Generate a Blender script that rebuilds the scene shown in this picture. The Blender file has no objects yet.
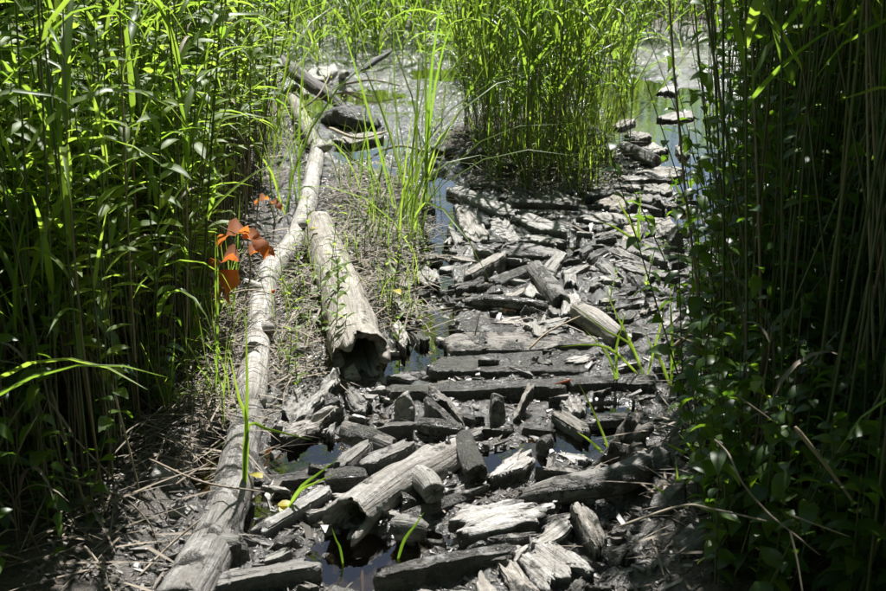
import bpy, bmesh, math, random
import numpy as np
from mathutils import Vector, Matrix, Euler

random.seed(11); rng = np.random.default_rng(11)
R = math.radians
scene = bpy.context.scene
COL = scene.collection

# ------------------------------------------------------------------ camera, sky, sun, exposure
CAM_H, PITCH, FPX, CX, CY = 1.6, R(20.0), 1217.0, 443.0, 295.5
cam_d = bpy.data.cameras.new('camera'); cam = bpy.data.objects.new('camera', cam_d); COL.objects.link(cam)
cam.location = (0, 0, CAM_H); cam.rotation_euler = (R(90) - PITCH, 0, 0)
cam_d.sensor_fit = 'HORIZONTAL'; cam_d.sensor_width = 36.0; cam_d.lens = 18.0 * FPX / CX
cam_d.clip_start = 0.05; cam_d.clip_end = 500
cam_d.dof.use_dof = True; cam_d.dof.focus_distance = 4.0; cam_d.dof.aperture_fstop = 9.0
scene.camera = cam

SUN_EL, SUN_AZ = 60.0, -7.0        # the sun stands ahead, 7 degrees to the right of straight on
world = bpy.data.worlds.new('World'); scene.world = world; world.use_nodes = True
wn = world.node_tree.nodes; wl = world.node_tree.links
sky = wn.new('ShaderNodeTexSky'); sky.sky_type = 'NISHITA'; sky.sun_disc = False
sky.sun_elevation = R(SUN_EL); sky.sun_rotation = R(-SUN_AZ); sky.altitude = 100
wn['Background'].inputs['Strength'].default_value = 0.05
wl.new(sky.outputs[0], wn['Background'].inputs['Color'])
sun_d = bpy.data.lights.new('sun', 'SUN'); sun_d.energy = 5.0; sun_d.angle = R(0.53); sun_d.color = (1.0, 0.985, 0.96)
sun = bpy.data.objects.new('sun', sun_d); COL.objects.link(sun)
sun.rotation_euler = (-R(90 - SUN_EL), 0, R(SUN_AZ)); sun.location = (0, 6, 10)
vs = scene.view_settings
vs.view_transform = 'Standard'; vs.look = 'None'; vs.gamma = 1.0; vs.use_curve_mapping = False
vs.exposure = 1.28
scene.cycles.max_bounces = 8; scene.cycles.transparent_max_bounces = 12
scene.cycles.sample_clamp_indirect = 4.0

# ------------------------------------------------------------------ where a point of the place lies
CP, SP = math.cos(PITCH), math.sin(PITCH)
def G(px, py, z=0.0):
    a = (px - CX) / FPX; b = -(py - CY) / FPX
    d = (a, CP + b * SP, -SP + b * CP)
    t = (z - CAM_H) / d[2]
    return np.array([a * t, d[1] * t, z])
def at_depth(px, py, y):
    a = (px - CX) / FPX; b = -(py - CY) / FPX
    d = (a, CP + b * SP, -SP + b * CP); t = y / d[1]
    return np.array([a * t, y, CAM_H + d[2] * t])
def scale_at(py):
    return (py - (CY - FPX * math.tan(PITCH))) * CP / CAM_H

# ------------------------------------------------------------------ noise
def _hash(ix, iy, iz, seed):
    h = (ix.astype(np.int64) * 374761393 + iy.astype(np.int64) * 668265263 + iz.astype(np.int64) * 2147483647 + seed * 1274126177) & 0xffffffff
    h = ((h ^ (h >> 13)) * 1274126177) & 0xffffffff
    h = (h ^ (h >> 16)) & 0xffffffff
    return h.astype(np.float64) / 0xffffffff
def vnoise(p, seed=0):
    p = np.asarray(p, float); i = np.floor(p); f = p - i; f = f * f * (3 - 2 * f)
    x, y, z = i[:, 0], i[:, 1], i[:, 2]; r = 0
    for dx in (0, 1):
        for dy in (0, 1):
            for dz in (0, 1):
                w = (f[:, 0] if dx else 1 - f[:, 0]) * (f[:, 1] if dy else 1 - f[:, 1]) * (f[:, 2] if dz else 1 - f[:, 2])
                r = r + w * _hash(x + dx, y + dy, z + dz, seed)
    return r * 2 - 1
def fbm(p, octs=4, seed=0, gain=0.5):
    p = np.asarray(p, float); a, s, tot = 1.0, 0.0, 0.0
    for o in range(octs):
        s = s + a * vnoise(p * (2.03 ** o) + 17.3 * o, seed + o); tot += a; a *= gain
    return s / tot
def sstep(a, b, x):
    t = np.clip((x - a) / (b - a), 0, 1); return t * t * (3 - 2 * t)

# ------------------------------------------------------------------ materials
def newmat(name):
    m = bpy.data.materials.new(name); m.use_nodes = True
    nt = m.node_tree; nt.nodes.clear()
    out = nt.nodes.new('ShaderNodeOutputMaterial')
    return m, nt, out
def N(nt, typ, **kw):
    n = nt.nodes.new(typ)
    for k, v in kw.items():
        if k == 'ins':
            for kk, vv in v.items():
                n.inputs[kk].default_value = vv
        else:
            setattr(n, k, v)
    return n
def ramp(nt, src, stops):
    r = nt.nodes.new('ShaderNodeValToRGB'); e = r.color_ramp.elements
    while len(e) < len(stops): e.new(0.5)
    for el, (p, c) in zip(e, stops):
        el.position = p; el.color = (c, c, c, 1) if isinstance(c, (int, float)) else (*c, 1)
    nt.links.new(src, r.inputs[0]); return r.outputs[0]
def mixc(nt, fac, a, b, blend='MIX'):
    m = nt.nodes.new('ShaderNodeMix'); m.data_type = 'RGBA'; m.blend_type = blend
    for sock, v in ((m.inputs[0], fac), (m.inputs[6], a), (m.inputs[7], b)):
        if hasattr(v, 'links') or hasattr(v, 'is_output'): nt.links.new(v, sock)
        else: sock.default_value = v if isinstance(v, (int, float)) else (*v, 1)
    return m.outputs[2]
def math_(nt, op, a, b=0.0, clamp=False):
    m = nt.nodes.new('ShaderNodeMath'); m.operation = op; m.use_clamp = clamp
    for sock, v in ((m.inputs[0], a), (m.inputs[1], b)):
        if hasattr(v, 'is_output'): nt.links.new(v, sock)
        else: sock.default_value = v
    return m.outputs[0]
def noise(nt, vec, scale, detail=4, rough=0.55):
    n = nt.nodes.new('ShaderNodeTexNoise'); n.inputs['Scale'].default_value = scale
    n.inputs['Detail'].default_value = detail; n.inputs['Roughness'].default_value = rough
    if vec is not None: nt.links.new(vec, n.inputs['Vector'])
    return n.outputs['Fac']
def bump(nt, h, strength, dist, prev=None):
    b = nt.nodes.new('ShaderNodeBump'); b.inputs['Strength'].default_value = strength; b.inputs['Distance'].default_value = dist
    nt.links.new(h, b.inputs['Height'])
    if prev is not None: nt.links.new(prev, b.inputs['Normal'])
    return b.outputs[0]

def mat_ground():
    m, nt, out = newmat('mud')
    geo = N(nt, 'ShaderNodeNewGeometry'); pos = geo.outputs['Position']
    n1 = noise(nt, pos, 5, 5); n2 = noise(nt, pos, 75, 5, .65); n3 = noise(nt, pos, 260, 3, .65)
    sx = N(nt, 'ShaderNodeSeparateXYZ'); nt.links.new(pos, sx.inputs[0])
    mud_c = mixc(nt, ramp(nt, n1, [(.35, 0.0), (.65, 1.0)]), (0.026, 0.022, 0.018), (0.058, 0.050, 0.041))
    mud_c = mixc(nt, ramp(nt, n2, [(.45, 0.0), (.68, .6)]), mud_c, (0.085, 0.076, 0.065))
    lit_c = mixc(nt, ramp(nt, n2, [(.35, 0.0), (.65, 1.0)]), (0.025, 0.018, 0.012), (0.10, 0.076, 0.05))
    verge = N(nt, 'ShaderNodeAttribute', attribute_name='verge')
    vf = verge.outputs['Fac']
    col = mixc(nt, vf, mud_c, lit_c)
    p = N(nt, 'ShaderNodeBsdfPrincipled'); nt.links.new(col, p.inputs['Base Color'])
    rw = ramp(nt, n1, [(.3, .19), (.7, .35)])
    rr = N(nt, 'ShaderNodeMix'); rr.data_type = 'FLOAT'; nt.links.new(vf, rr.inputs[0]); nt.links.new(rw, rr.inputs[2]); rr.inputs[3].default_value = .8
    nt.links.new(rr.outputs[0], p.inputs['Roughness']); p.inputs['Specular IOR Level'].default_value = .5; nt.links.new(math_(nt, 'SUBTRACT', 1.0, vf), p.inputs['Coat Weight']); p.inputs['Coat Roughness'].default_value = .16; p.inputs['Coat IOR'].default_value = 1.7
    b1 = bump(nt, n2, 1.0, .014); b2 = bump(nt, n3, 1.0, .0055, b1)
    nt.links.new(b2, p.inputs['Normal']); nt.links.new(b2, p.inputs['Coat Normal']); nt.links.new(p.outputs[0], out.inputs[0]); return m

def mat_wood():
    # obj.color rgb tints the timber, alpha says how much mud clings to it
    m, nt, out = newmat('weathered_wood')
    at = N(nt, 'ShaderNodeAttribute', attribute_name='grain'); g = at.outputs['Vector']
    oi = N(nt, 'ShaderNodeObjectInfo')
    off = N(nt, 'ShaderNodeVectorMath', operation='MULTIPLY_ADD'); nt.links.new(g, off.inputs[0]); off.inputs[1].default_value = (1, 1, 1)
    cmb = N(nt, 'ShaderNodeCombineXYZ'); r10 = math_(nt, 'MULTIPLY', oi.outputs['Random'], 37.0)
    for i in range(3): nt.links.new(r10, cmb.inputs[i])
    nt.links.new(cmb.outputs[0], off.inputs[2]); v0 = off.outputs[0]
    st = N(nt, 'ShaderNodeVectorMath', operation='MULTIPLY'); nt.links.new(v0, st.inputs[0]); st.inputs[1].default_value = (5, 70, 70); gv = st.outputs[0]
    st2 = N(nt, 'ShaderNodeVectorMath', operation='MULTIPLY'); nt.links.new(v0, st2.inputs[0]); st2.inputs[1].default_value = (10, 190, 190); gv2 = st2.outputs[0]
    f1 = noise(nt, gv, 1, 5, .6); f2 = noise(nt, gv2, 1, 3, .6); blot = noise(nt, v0, 14, 4)
    base = ramp(nt, f1, [(.30, (.125, .12, .113)), (.44, (.30, .294, .284)), (.58, (.425, .42, .41)), (.75, (.52, .516, .508))])
    base = mixc(nt, ramp(nt, blot, [(.38, .55), (.60, 0.0)]), base, (.19, .172, .148))
    crk = ramp(nt, f2, [(.30, 1.0), (.40, 0.0)])
    base = mixc(nt, math_(nt, 'MULTIPLY', crk, .8), base, (.05, .042, .034))
    fine = noise(nt, v0, 90, 4, .7)
    base = mixc(nt, ramp(nt, fine, [(.40, .55), (.58, 0.0)]), base, (.13, .112, .09))
    hue = ramp(nt, oi.outputs['Random'], [(0.0, (.64, .645, .65)), (.35, (.74, .73, .71)), (.6, (.62, .58, .53)), (.8, (.72, .725, .72)), (1.0, (.58, .59, .55))])
    base = mixc(nt, 1.0, base, hue, 'MULTIPLY')
    base = mixc(nt, 1.0, base, oi.outputs['Color'], 'MULTIPLY')
    geo = N(nt, 'ShaderNodeNewGeometry')
    mn = noise(nt, geo.outputs['Position'], 16, 6, .62)
    thr = math_(nt, 'SUBTRACT', 0.78, math_(nt, 'MULTIPLY', oi.outputs['Alpha'], 0.5))
    mk = math_(nt, 'MULTIPLY', math_(nt, 'SUBTRACT', mn, thr), 14.0, True)
    sk = N(nt, 'ShaderNodeAttribute', attribute_name='wet_shade')      # slab sides all round: wet silt, with side shade painted into the colour
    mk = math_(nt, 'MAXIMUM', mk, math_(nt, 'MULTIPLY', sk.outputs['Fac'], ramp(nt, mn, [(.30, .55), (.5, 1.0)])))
    mm = noise(nt, geo.outputs['Position'], 110, 5, .65)
    mudc = mixc(nt, ramp(nt, mm, [(.38, 0.0), (.64, 1.0)]), (.022, .019, .015), (.085, .076, .064))
    col = mixc(nt, mk, base, mudc)
    p = N(nt, 'ShaderNodeBsdfPrincipled'); nt.links.new(col, p.inputs['Base Color'])
    rr = N(nt, 'ShaderNodeMix'); rr.data_type = 'FLOAT'; nt.links.new(mk, rr.inputs[0]); rr.inputs[2].default_value = .72
    nt.links.new(ramp(nt, mm, [(.3, .25), (.7, .40)]), rr.inputs[3]); nt.links.new(math_(nt, 'MULTIPLY', mk, .8), p.inputs['Coat Weight']); p.inputs['Coat Roughness'].default_value = .18; p.inputs['Coat IOR'].default_value = 1.45; nt.links.new(rr.outputs[0], p.inputs['Roughness'])
    hm = math_(nt, 'MULTIPLY', mk, mm)
    b1 = bump(nt, f1, 1.0, .009); b2 = bump(nt, f2, .8, .004, b1); b2 = bump(nt, fine, .8, .004, b2); b3 = bump(nt, hm, 1.0, .014, b2)
    nt.links.new(b3, p.inputs['Normal']); nt.links.new(b3, p.inputs['Coat Normal']); nt.links.new(p.outputs[0], out.inputs[0]); return m

def mat_leaf(name, c1, c2, t1, t2, trans=.52, rough=.42, per_island=False):
    m, nt, out = newmat(name)
    if per_island:
        geo = N(nt, 'ShaderNodeNewGeometry'); rnd = geo.outputs['Random Per Island']
    else:
        oi = N(nt, 'ShaderNodeObjectInfo'); rnd = oi.outputs['Random']
    g2 = N(nt, 'ShaderNodeNewGeometry'); nz = noise(nt, g2.outputs['Position'], 30, 3)
    f = math_(nt, 'ADD', math_(nt, 'MULTIPLY', rnd, .75), math_(nt, 'MULTIPLY', math_(nt, 'SUBTRACT', nz, .35), .6), True)
    p = N(nt, 'ShaderNodeBsdfPrincipled', ins={'Roughness': rough}); nt.links.new(mixc(nt, f, c1, c2), p.inputs['Base Color'])
    p.inputs['Specular IOR Level'].default_value = .45
    tr = N(nt, 'ShaderNodeBsdfTranslucent'); nt.links.new(mixc(nt, f, t1, t2), tr.inputs['Color'])
    ms = N(nt, 'ShaderNodeMixShader', ins={0: trans}); nt.links.new(p.outputs[0], ms.inputs[1]); nt.links.new(tr.outputs[0], ms.inputs[2])
    nt.links.new(ms.outputs[0], out.inputs[0]); return m

def mat_plain(name, c1, c2, rough=.7, scale=40, per_island=False):
    m, nt, out = newmat(name)
    geo = N(nt, 'ShaderNodeNewGeometry'); oi = N(nt, 'ShaderNodeObjectInfo')
    nz = noise(nt, geo.outputs['Position'], scale, 4)
    rnd = geo.outputs['Random Per Island'] if per_island else oi.outputs['Random']
    f = math_(nt, 'ADD', math_(nt, 'MULTIPLY', rnd, .6), math_(nt, 'MULTIPLY', math_(nt, 'SUBTRACT', nz, .3), .9), True)
    p = N(nt, 'ShaderNodeBsdfPrincipled', ins={'Roughness': rough}); nt.links.new(mixc(nt, f, c1, c2), p.inputs['Base Color'])
    nt.links.new(bump(nt, nz, .4, .003), p.inputs['Normal'])
    nt.links.new(p.outputs[0], out.inputs[0]); return m

def mat_water():
    m, nt, out = newmat('puddle_water')
    geo = N(nt, 'ShaderNodeNewGeometry')
    n1 = noise(nt, geo.outputs['Position'], 25, 2)
    b = bump(nt, n1, .06, .01)
    fr = N(nt, 'ShaderNodeFresnel', ins={'IOR': 1.34}); nt.links.new(b, fr.inputs['Normal'])
    tr = N(nt, 'ShaderNodeBsdfTransparent', ins={'Color': (.42, .36, .26, 1)})
    gl = N(nt, 'ShaderNodeBsdfGlossy', ins={'Roughness': .02}); nt.links.new(b, gl.inputs['Normal'])
    fac = math_(nt, 'MULTIPLY', fr.outputs[0], 2.4, True)
    ms = N(nt, 'ShaderNodeMixShader'); nt.links.new(fac, ms.inputs[0]); nt.links.new(tr.outputs[0], ms.inputs[1]); nt.links.new(gl.outputs[0], ms.inputs[2])
    nt.links.new(ms.outputs[0], out.inputs[0]); return m

M_GROUND, M_WOOD, M_WATER = mat_ground(), mat_wood(), mat_water()
RL = dict(c1=(.06, .105, .018), c2=(.105, .15, .028), t1=(.19, .36, .025), t2=(.42, .56, .06))
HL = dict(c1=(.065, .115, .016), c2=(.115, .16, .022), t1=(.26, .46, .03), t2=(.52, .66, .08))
VL = dict(c1=(.04, .085, .018), c2=(.065, .11, .02), t1=(.10, .22, .012), t2=(.2, .33, .02))
M_REED = mat_leaf('reed_leaf', **RL); M_REED_I = mat_leaf('reed_leaf_mass', **RL, per_island=True)
M_HERB = mat_leaf('herb_leaf', **HL, rough=.5); M_HERB_I = mat_leaf('herb_leaf_mass', **HL, rough=.5, per_island=True)
M_VINE = mat_leaf('broad_leaf', **VL, rough=.38); M_VINE_I = mat_leaf('broad_leaf_mass', **VL, rough=.38, per_island=True)
M_DEADLEAF = mat_leaf('dead_leaf', (.13, .05, .022), (.38, .13, .04), (.34, .09, .02), (.85, .28, .05), trans=.5, rough=.75)
M_YELLOW = mat_leaf('yellow_leaf', (.3, .26, .03), (.38, .3, .04), (.55, .48, .03), (.6, .5, .05), trans=.4)
M_STEM = mat_plain('green_stem', (.06, .09, .02), (.13, .13, .045), .5)
M_STEM_I = mat_plain('stem_mass', (.05, .085, .025), (.13, .12, .055), .55, per_island=True)
M_STRAW = mat_plain('straw', (.16, .115, .065), (.36, .29, .19), .7)
M_STRAW_I = mat_plain('straw_mass', (.05, .038, .026), (.22, .175, .12), .7, per_island=True)
M_TWIG = mat_plain('dead_twig', (.13, .095, .065), (.34, .28, .21), .7)
M_CHIP_I = mat_plain('wood_chip', (.03, .026, .021), (.20, .18, .155), .45, 60, per_island=True)
M_BERRY = mat_plain('red_berry', (.5, .015, .01), (.6, .03, .02), .25)

# ------------------------------------------------------------------ object helpers
def mesh_data(name, v, f, mat, grain=None, smooth=True, wet_shade=None):
    me = bpy.data.meshes.new(name)
    me.from_pydata([tuple(map(float, p)) for p in v], [], [tuple(map(int, q)) for q in f])
    me.materials.append(mat)
    if smooth: me.polygons.foreach_set('use_smooth', [True] * len(me.polygons))
    if grain is not None:
        a = me.attributes.new('grain', 'FLOAT_VECTOR', 'POINT'); a.data.foreach_set('vector', np.asarray(grain, np.float32).ravel())
    if wet_shade is not None:
        a = me.attributes.new('wet_shade', 'FLOAT', 'POINT'); a.data.foreach_set('value', np.asarray(wet_shade, np.float32))
    me.update(); return me
def big_mesh(name, v, f, mat, smooth=True):          # numpy path, faces (n,4) or (n,3)
    me = bpy.data.meshes.new(name); v = np.asarray(v, np.float32); f = np.asarray(f, np.int32)
    k = f.shape[1]
    me.vertices.add(len(v)); me.vertices.foreach_set('co', v.ravel())
    me.loops.add(f.size); me.loops.foreach_set('vertex_index', f.ravel())
    me.polygons.add(len(f)); me.polygons.foreach_set('loop_start', np.arange(0, f.size, k, dtype=np.int32))
    me.polygons.foreach_set('loop_total', np.full(len(f), k, np.int32))
    me.polygons.foreach_set('use_smooth', np.full(len(f), smooth))
    me.materials.append(mat); me.update(calc_edges=True); me.validate(); return me
def link(name, data, parent=None, loc=(0, 0, 0), rot=None, scl=None):
    o = bpy.data.objects.new(name, data); COL.objects.link(o)
    if parent is not None: o.parent = parent
    o.location = tuple(map(float, loc))
    if rot is not None: o.rotation_euler = rot
    if scl is not None: o.scale = (scl,) * 3 if isinstance(scl, (int, float)) else scl
    return o
def tag(o, label=None, cat=None, group=None, kind=None):
    if label: o['label'] = label
    if cat: o['category'] = cat
    if group: o['group'] = group
    if kind: o['kind'] = kind
    return o
def copy_tree(o, parent=None):
    c = o.copy(); COL.objects.link(c); c.parent = parent
    for ch in o.children: copy_tree(ch, c)
    return c

# ------------------------------------------------------------------ the ground: one sheet of mud, wet along the path
PUDDLES = [  # picture place and half-size of each pool
    (362, 560, 50, 24, 1.2), (312, 455, 38, 17, 1.2), (212, 462, 16, 24, 1.2), (502, 463, 36, 11, 1.2), (592, 442, 36, 14, 1.2), (602, 412, 30, 7, 1),
    (428, 366, 42, 14, 1.2), (420, 350, 22, 10, 1), (365, 455, 14, 12, .9), (441, 274, 10, 16, 1.2), (440, 240, 12, 14, 1.2), (446, 212, 12, 16, 1.2), (441, 188, 12, 12, 1.2),
    (362, 148, 22, 12, 1), (380, 172, 18, 8, .9), (682, 228, 24, 14, 1.2), (655, 118, 58, 40, 1.4), (372, 96, 30, 7, .6), (440, 75, 30, 6, .6), (476, 282, 20, 5, .8),
    (512, 272, 16, 6, .8), (571, 250, 12, 6, .8), (588, 198, 10, 8, .9), (470, 394, 40, 4, .6), (430, 540, 14, 8, .7), (640, 196, 14, 5, .7),
    (560, 300, 8, 4, .6), (385, 230, 10, 8, .6), (480, 440, 12, 5, .5), (250, 520, 14, 10, .7), (700, 190, 20, 20, .8), (300, 110, 20, 10, .5)]
def view_sin(py): return math.sin(PITCH + math.atan((py - CY) / FPX))
PW = []
for (cx, cy, rx, ry, dpt) in PUDDLES:
    g = G(cx, cy); s = scale_at(cy); PW.append((g[0], g[1], rx / s, ry / (s * view_sin(cy)), dpt))
def left_edge(y): return np.interp(y, [0, 2.4, 3.3, 4.2, 5.9, 8.2, 11, 40], [-.85, -.82, -.76, -.71, -.84, -1.10, -2.0, -6])
def right_edge(y): return np.interp(y, [0, 2.4, 3.4, 4.2, 5.0, 6.5, 8, 11, 40], [.50, .52, .74, .98, 1.24, 1.8, 2.4, 3.2, 8])
def verge_amount(x, y):
    w = .10 * fbm(np.c_[x * 3, y * 3, x * 0], 3, 5)
    v = np.maximum(sstep(-.18, .12, left_edge(y) - x + w), sstep(-.15, .15, x - right_edge(y) + w))
    strip = sstep(.22, .08, np.abs(x - np.interp(y, [3.6, 4.3, 5, 6.2, 7], [-.60, -.42, -.30, -.40, -.55])) + w) * sstep(3.9, 4.4, y) * sstep(6.6, 6.0, y) * .7
    clump = sstep(1.15, .85, ((x - .50) / .48) ** 2 + ((y - 6.9) / .9) ** 2 + w)
    far = sstep(11.0, 12.2, y + w * 3)
    return np.maximum.reduce([v, strip, clump, far])
def ground_h(x, y):
    x = np.asarray(x, float); y = np.asarray(y, float); z0 = np.zeros_like(x)
    ve = verge_amount(x, y)
    h = .012 + .022 * fbm(np.c_[x * 2.2, y * 2.2, z0], 2, 21) + .022 * fbm(np.c_[x * 8, y * 8, z0], 3, 31) + .022 * (np.abs(fbm(np.c_[x * 20, y * 20, z0], 3, 41)) - .14)
    h += .008 * fbm(np.c_[x * 60, y * 60, z0], 2, 51)
    pd = np.zeros_like(x); wob = .25 * fbm(np.c_[x * 9, y * 9, z0], 2, 61)
    for (cx, cy, rx, ry, d) in PW:
        q = np.sqrt(((x - cx) / rx) ** 2 + ((y - cy) / ry) ** 2) + wob
        pd = np.maximum(pd, sstep(1.4, .8, q) * d)
    h = h - .06 * pd
    ve = ve * np.where((np.abs(x - .5) < .7) & (y > 5.5) & (y < 8.3), .45, 1.0)
    return h + ve * (.075 + .03 * fbm(np.c_[x * 1.5, y * 1.5, z0], 2, 71) - h * .3) * (1 - .75 * np.clip(pd, 0, 1))
def axis(parts):
    out = [parts[0][0]]
    for (a, b, st) in parts:
        n = max(1, int(round((b - a) / st))); out += list(a + (b - a) * (np.arange(n) + 1) / n)
    return np.array(out)
gx = axis([(-60, -12, 6), (-12, -4, 1), (-4, -1.7, .09), (-1.7, -1.0, .022), (-1.0, 1.1, .0085), (1.1, 2.4, .025), (2.4, 4, .1), (4, 12, 1), (12, 60, 6)])
gy = axis([(-12, 0, 2), (0, 2.1, .15), (2.1, 3.6, .0085), (3.6, 5.2, .011), (5.2, 7.5, .018), (7.5, 13, .05), (13, 20, .4), (20, 90, 5)])
X, Y = np.meshgrid(gx, gy); Z = ground_h(X.ravel(), Y.ravel())
nx, ny = len(gx), len(gy); ii = np.arange(nx * ny).reshape(ny, nx)
GF = np.stack([ii[:-1, :-1], ii[:-1, 1:], ii[1:, 1:], ii[1:, :-1]], -1).reshape(-1, 4)
gm = big_mesh('muddy_ground', np.c_[X.ravel(), Y.ravel(), Z], GF, M_GROUND)
va = gm.attributes.new('verge', 'FLOAT', 'POINT'); va.data.foreach_set('value', verge_amount(X.ravel(), Y.ravel()).astype(np.float32))
ground = link('muddy_ground', gm); tag(ground, 'wet grey-brown mud of the path and its verges', 'ground', kind='structure')
def gh(x, y): return float(ground_h(np.array([x]), np.array([y]))[0])

wv = [(-4, 1.5, 0), (6, 1.5, 0), (6, 13, 0), (-4, 13, 0)]
water = link('puddle_water', mesh_data('puddle_water', wv, [(0, 1, 2, 3)], M_WATER, smooth=False))
tag(water, 'shallow water standing in the hollows of the muddy path', 'water', kind='structure')

# ------------------------------------------------------------------ timber builders
WOODS = []        # (x, y, phrase) landmarks for the small fragments
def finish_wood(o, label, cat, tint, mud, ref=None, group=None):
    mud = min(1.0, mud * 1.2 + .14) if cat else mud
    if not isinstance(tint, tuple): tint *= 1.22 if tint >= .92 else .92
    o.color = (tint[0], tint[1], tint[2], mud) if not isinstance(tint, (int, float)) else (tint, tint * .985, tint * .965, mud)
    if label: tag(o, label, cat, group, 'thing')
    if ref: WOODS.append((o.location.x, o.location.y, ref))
    return o

def slab_mesh(name, P2, z, thick, amp=.006, tilt=(0, 0), seed=0, jag=.008, res=96):
    """outline P2 (world xy) -> a plate of real thickness with chewed rims, cracks and a grained top; local frame along its length"""
    P2 = np.asarray(P2, float); c = P2.mean(0); q = P2 - c
    _, _, vt = np.linalg.svd(q); ax = vt[0] if vt[0][0] >= 0 else -vt[0]
    ang = math.atan2(ax[1], ax[0]); ca, sa = math.cos(-ang), math.sin(-ang)
    L = np.c_[q[:, 0] * ca - q[:, 1] * sa, q[:, 0] * sa + q[:, 1] * ca]
    area = .5 * np.sum(L[:, 0] * np.roll(L[:, 1], -1) - np.roll(L[:, 0], -1) * L[:, 1])
    if area < 0: L = L[::-1]
    per = np.linalg.norm(np.roll(L, -1, 0) - L, axis=1); tot = per.sum(); step = max(tot / res, .004)
    pts = []
    for i in range(len(L)):
        n = max(2, int(round(per[i] / step)))
        for k in range(n): pts.append(L[i] + (np.roll(L, -1, 0)[i] - L[i]) * k / n)
    pts = np.array(pts)
    pts = .25 * np.roll(pts, 1, 0) + .5 * pts + .25 * np.roll(pts, -1, 0)
    tan = np.roll(pts, -1, 0) - np.roll(pts, 1, 0); nor = np.c_[tan[:, 1], -tan[:, 0]]; nor /= np.linalg.norm(nor, axis=1)[:, None] + 1e-9
    n = len(pts); jz = np.c_[pts * 45, np.full(n, seed * 3.7)]
    jm = jag * (.6 + 1.7 * np.abs(nor[:, 0]))          # the broken ends are the most ragged
    pts = pts + nor * (jm * fbm(jz, 4, seed, .65))[:, None]
    pts = pts + np.c_[jm * 1.8 * (np.abs(nor[:, 0]) > .6) * fbm(np.c_[pts[:, 1] * 90, np.full(n, seed), np.zeros(n)], 2, seed + 1), np.zeros(n)]
    wmin = max(L[:, 1].max() - L[:, 1].min(), .01)
    rings = []
    def side(zf, k):
        off = nor * ((jag * 1.1 * fbm(np.c_[pts * 25, np.full(n, zf * thick * 90 + seed)], 3, seed + 3)) + k)[:, None]
        return np.c_[pts + off, np.full(n, -thick * zf)]
    rings.append(side(1.0, -.006)); 
    for zf in (.75, .5, .28): rings.append(side(zf, 0))
    b = min(.0055, wmin * .11)
    r0 = np.c_[pts, np.full(n, -b * .9)]; rings.append(r0)
    for s in (.97, .89, .80, .71, .62, .52, .42, .32, .22, .11):
        ins = pts * s if s < .95 else pts - nor * b * .9
        rings.append(np.c_[ins, np.zeros(n)])
    V = np.concatenate(rings + [np.zeros((1, 3))])
    top = V[:, 2] > -b
    gg = np.c_[V[:, 0] * 7, V[:, 1] * 60, np.full(len(V), seed * 1.3)]
    gl = np.c_[V[:, 0] * 9, V[:, 1] * 14, np.full(len(V), seed * 2.1)]
    st = fbm(np.c_[V[:, 0] * 5, V[:, 1] * 26, np.full(len(V), seed * .7)], 3, seed + 11) * 2.6
    st = (np.floor(st) + sstep(.38, .62, st - np.floor(st)))            # split along the grain into little steps
    rel = amp * (1.1 * fbm(gg, 3, seed + 7) + 1.2 * fbm(gl, 3, seed + 9) + .75 * st)
    V[:, 2] += np.where(top, rel, rel * .3)
    V[:, 2] += V[:, 0] * tilt[0] + V[:, 1] * tilt[1]
    F = []
    nr = len(rings)
    for r in range(nr - 1):
        for k in range(n): F.append((r * n + k, r * n + (k + 1) % n, (r + 1) * n + (k + 1) % n, (r + 1) * n + k))
    for k in range(n): F.append(((nr - 1) * n + k, (nr - 1) * n + (k + 1) % n, nr * n))
    F.append(tuple(range(n - 1, -1, -1)))
    wet_shade = np.zeros(len(V)); wet_shade[:4 * n] = 1.0; wet_shade[4 * n:5 * n] = .35
    me = mesh_data(name, V, F, M_WOOD, grain=V, wet_shade=wet_shade)
    return me, (c[0], c[1], z), ang
SEED = [100]
def slab(name, poly, z, thick, label, tint=1.0, mud=.35, ref=None, amp=.006, tilt=(0, 0), jag=.009, cat='wood slab'):
    SEED[0] += 1
    z = z * .46 + .008
    P2 = [G(px, py, z)[:2] for px, py in poly]
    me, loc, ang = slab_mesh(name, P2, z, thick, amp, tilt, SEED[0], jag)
    o = link(name, me, loc=loc, rot=(0, 0, ang))
    return finish_wood(o, label, cat, tint, mud, ref)
def bar(name, a, b, w, z, thick, label, tint=1.0, mud=.35, ref=None, lift=0.0, amp=.005, cat='plank'):
    """a squared timber between two picture points, w metres wide; lift raises its far end"""
    z = z * (.72 if 'edge' in label or 'upended' in label else .58)
    A, B = G(*a, z)[:2], G(*b, z)[:2]; d = B - A; l = np.linalg.norm(d); d /= l; nn = np.array([-d[1], d[0]])
    P2 = []
    k = 6
    for i in range(k + 1):
        t = i / k; P2.append(A + d * l * t - nn * w * (.5 + .09 * math.sin(3 * t + SEED[0])))
    P2.append(B + d * w * .22)
    for i in range(k + 1):
        t = 1 - i / k; P2.append(A + d * l * t + nn * w * (.5 + .09 * math.sin(4 * t + 2 * SEED[0])))
    P2.append(A - d * w * .15)
    SEED[0] += 1
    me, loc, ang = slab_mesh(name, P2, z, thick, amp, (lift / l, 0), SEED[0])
    o = link(name, me, loc=loc, rot=(0, 0, ang))
    return finish_wood(o, label, cat, tint, mud, ref)

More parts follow.
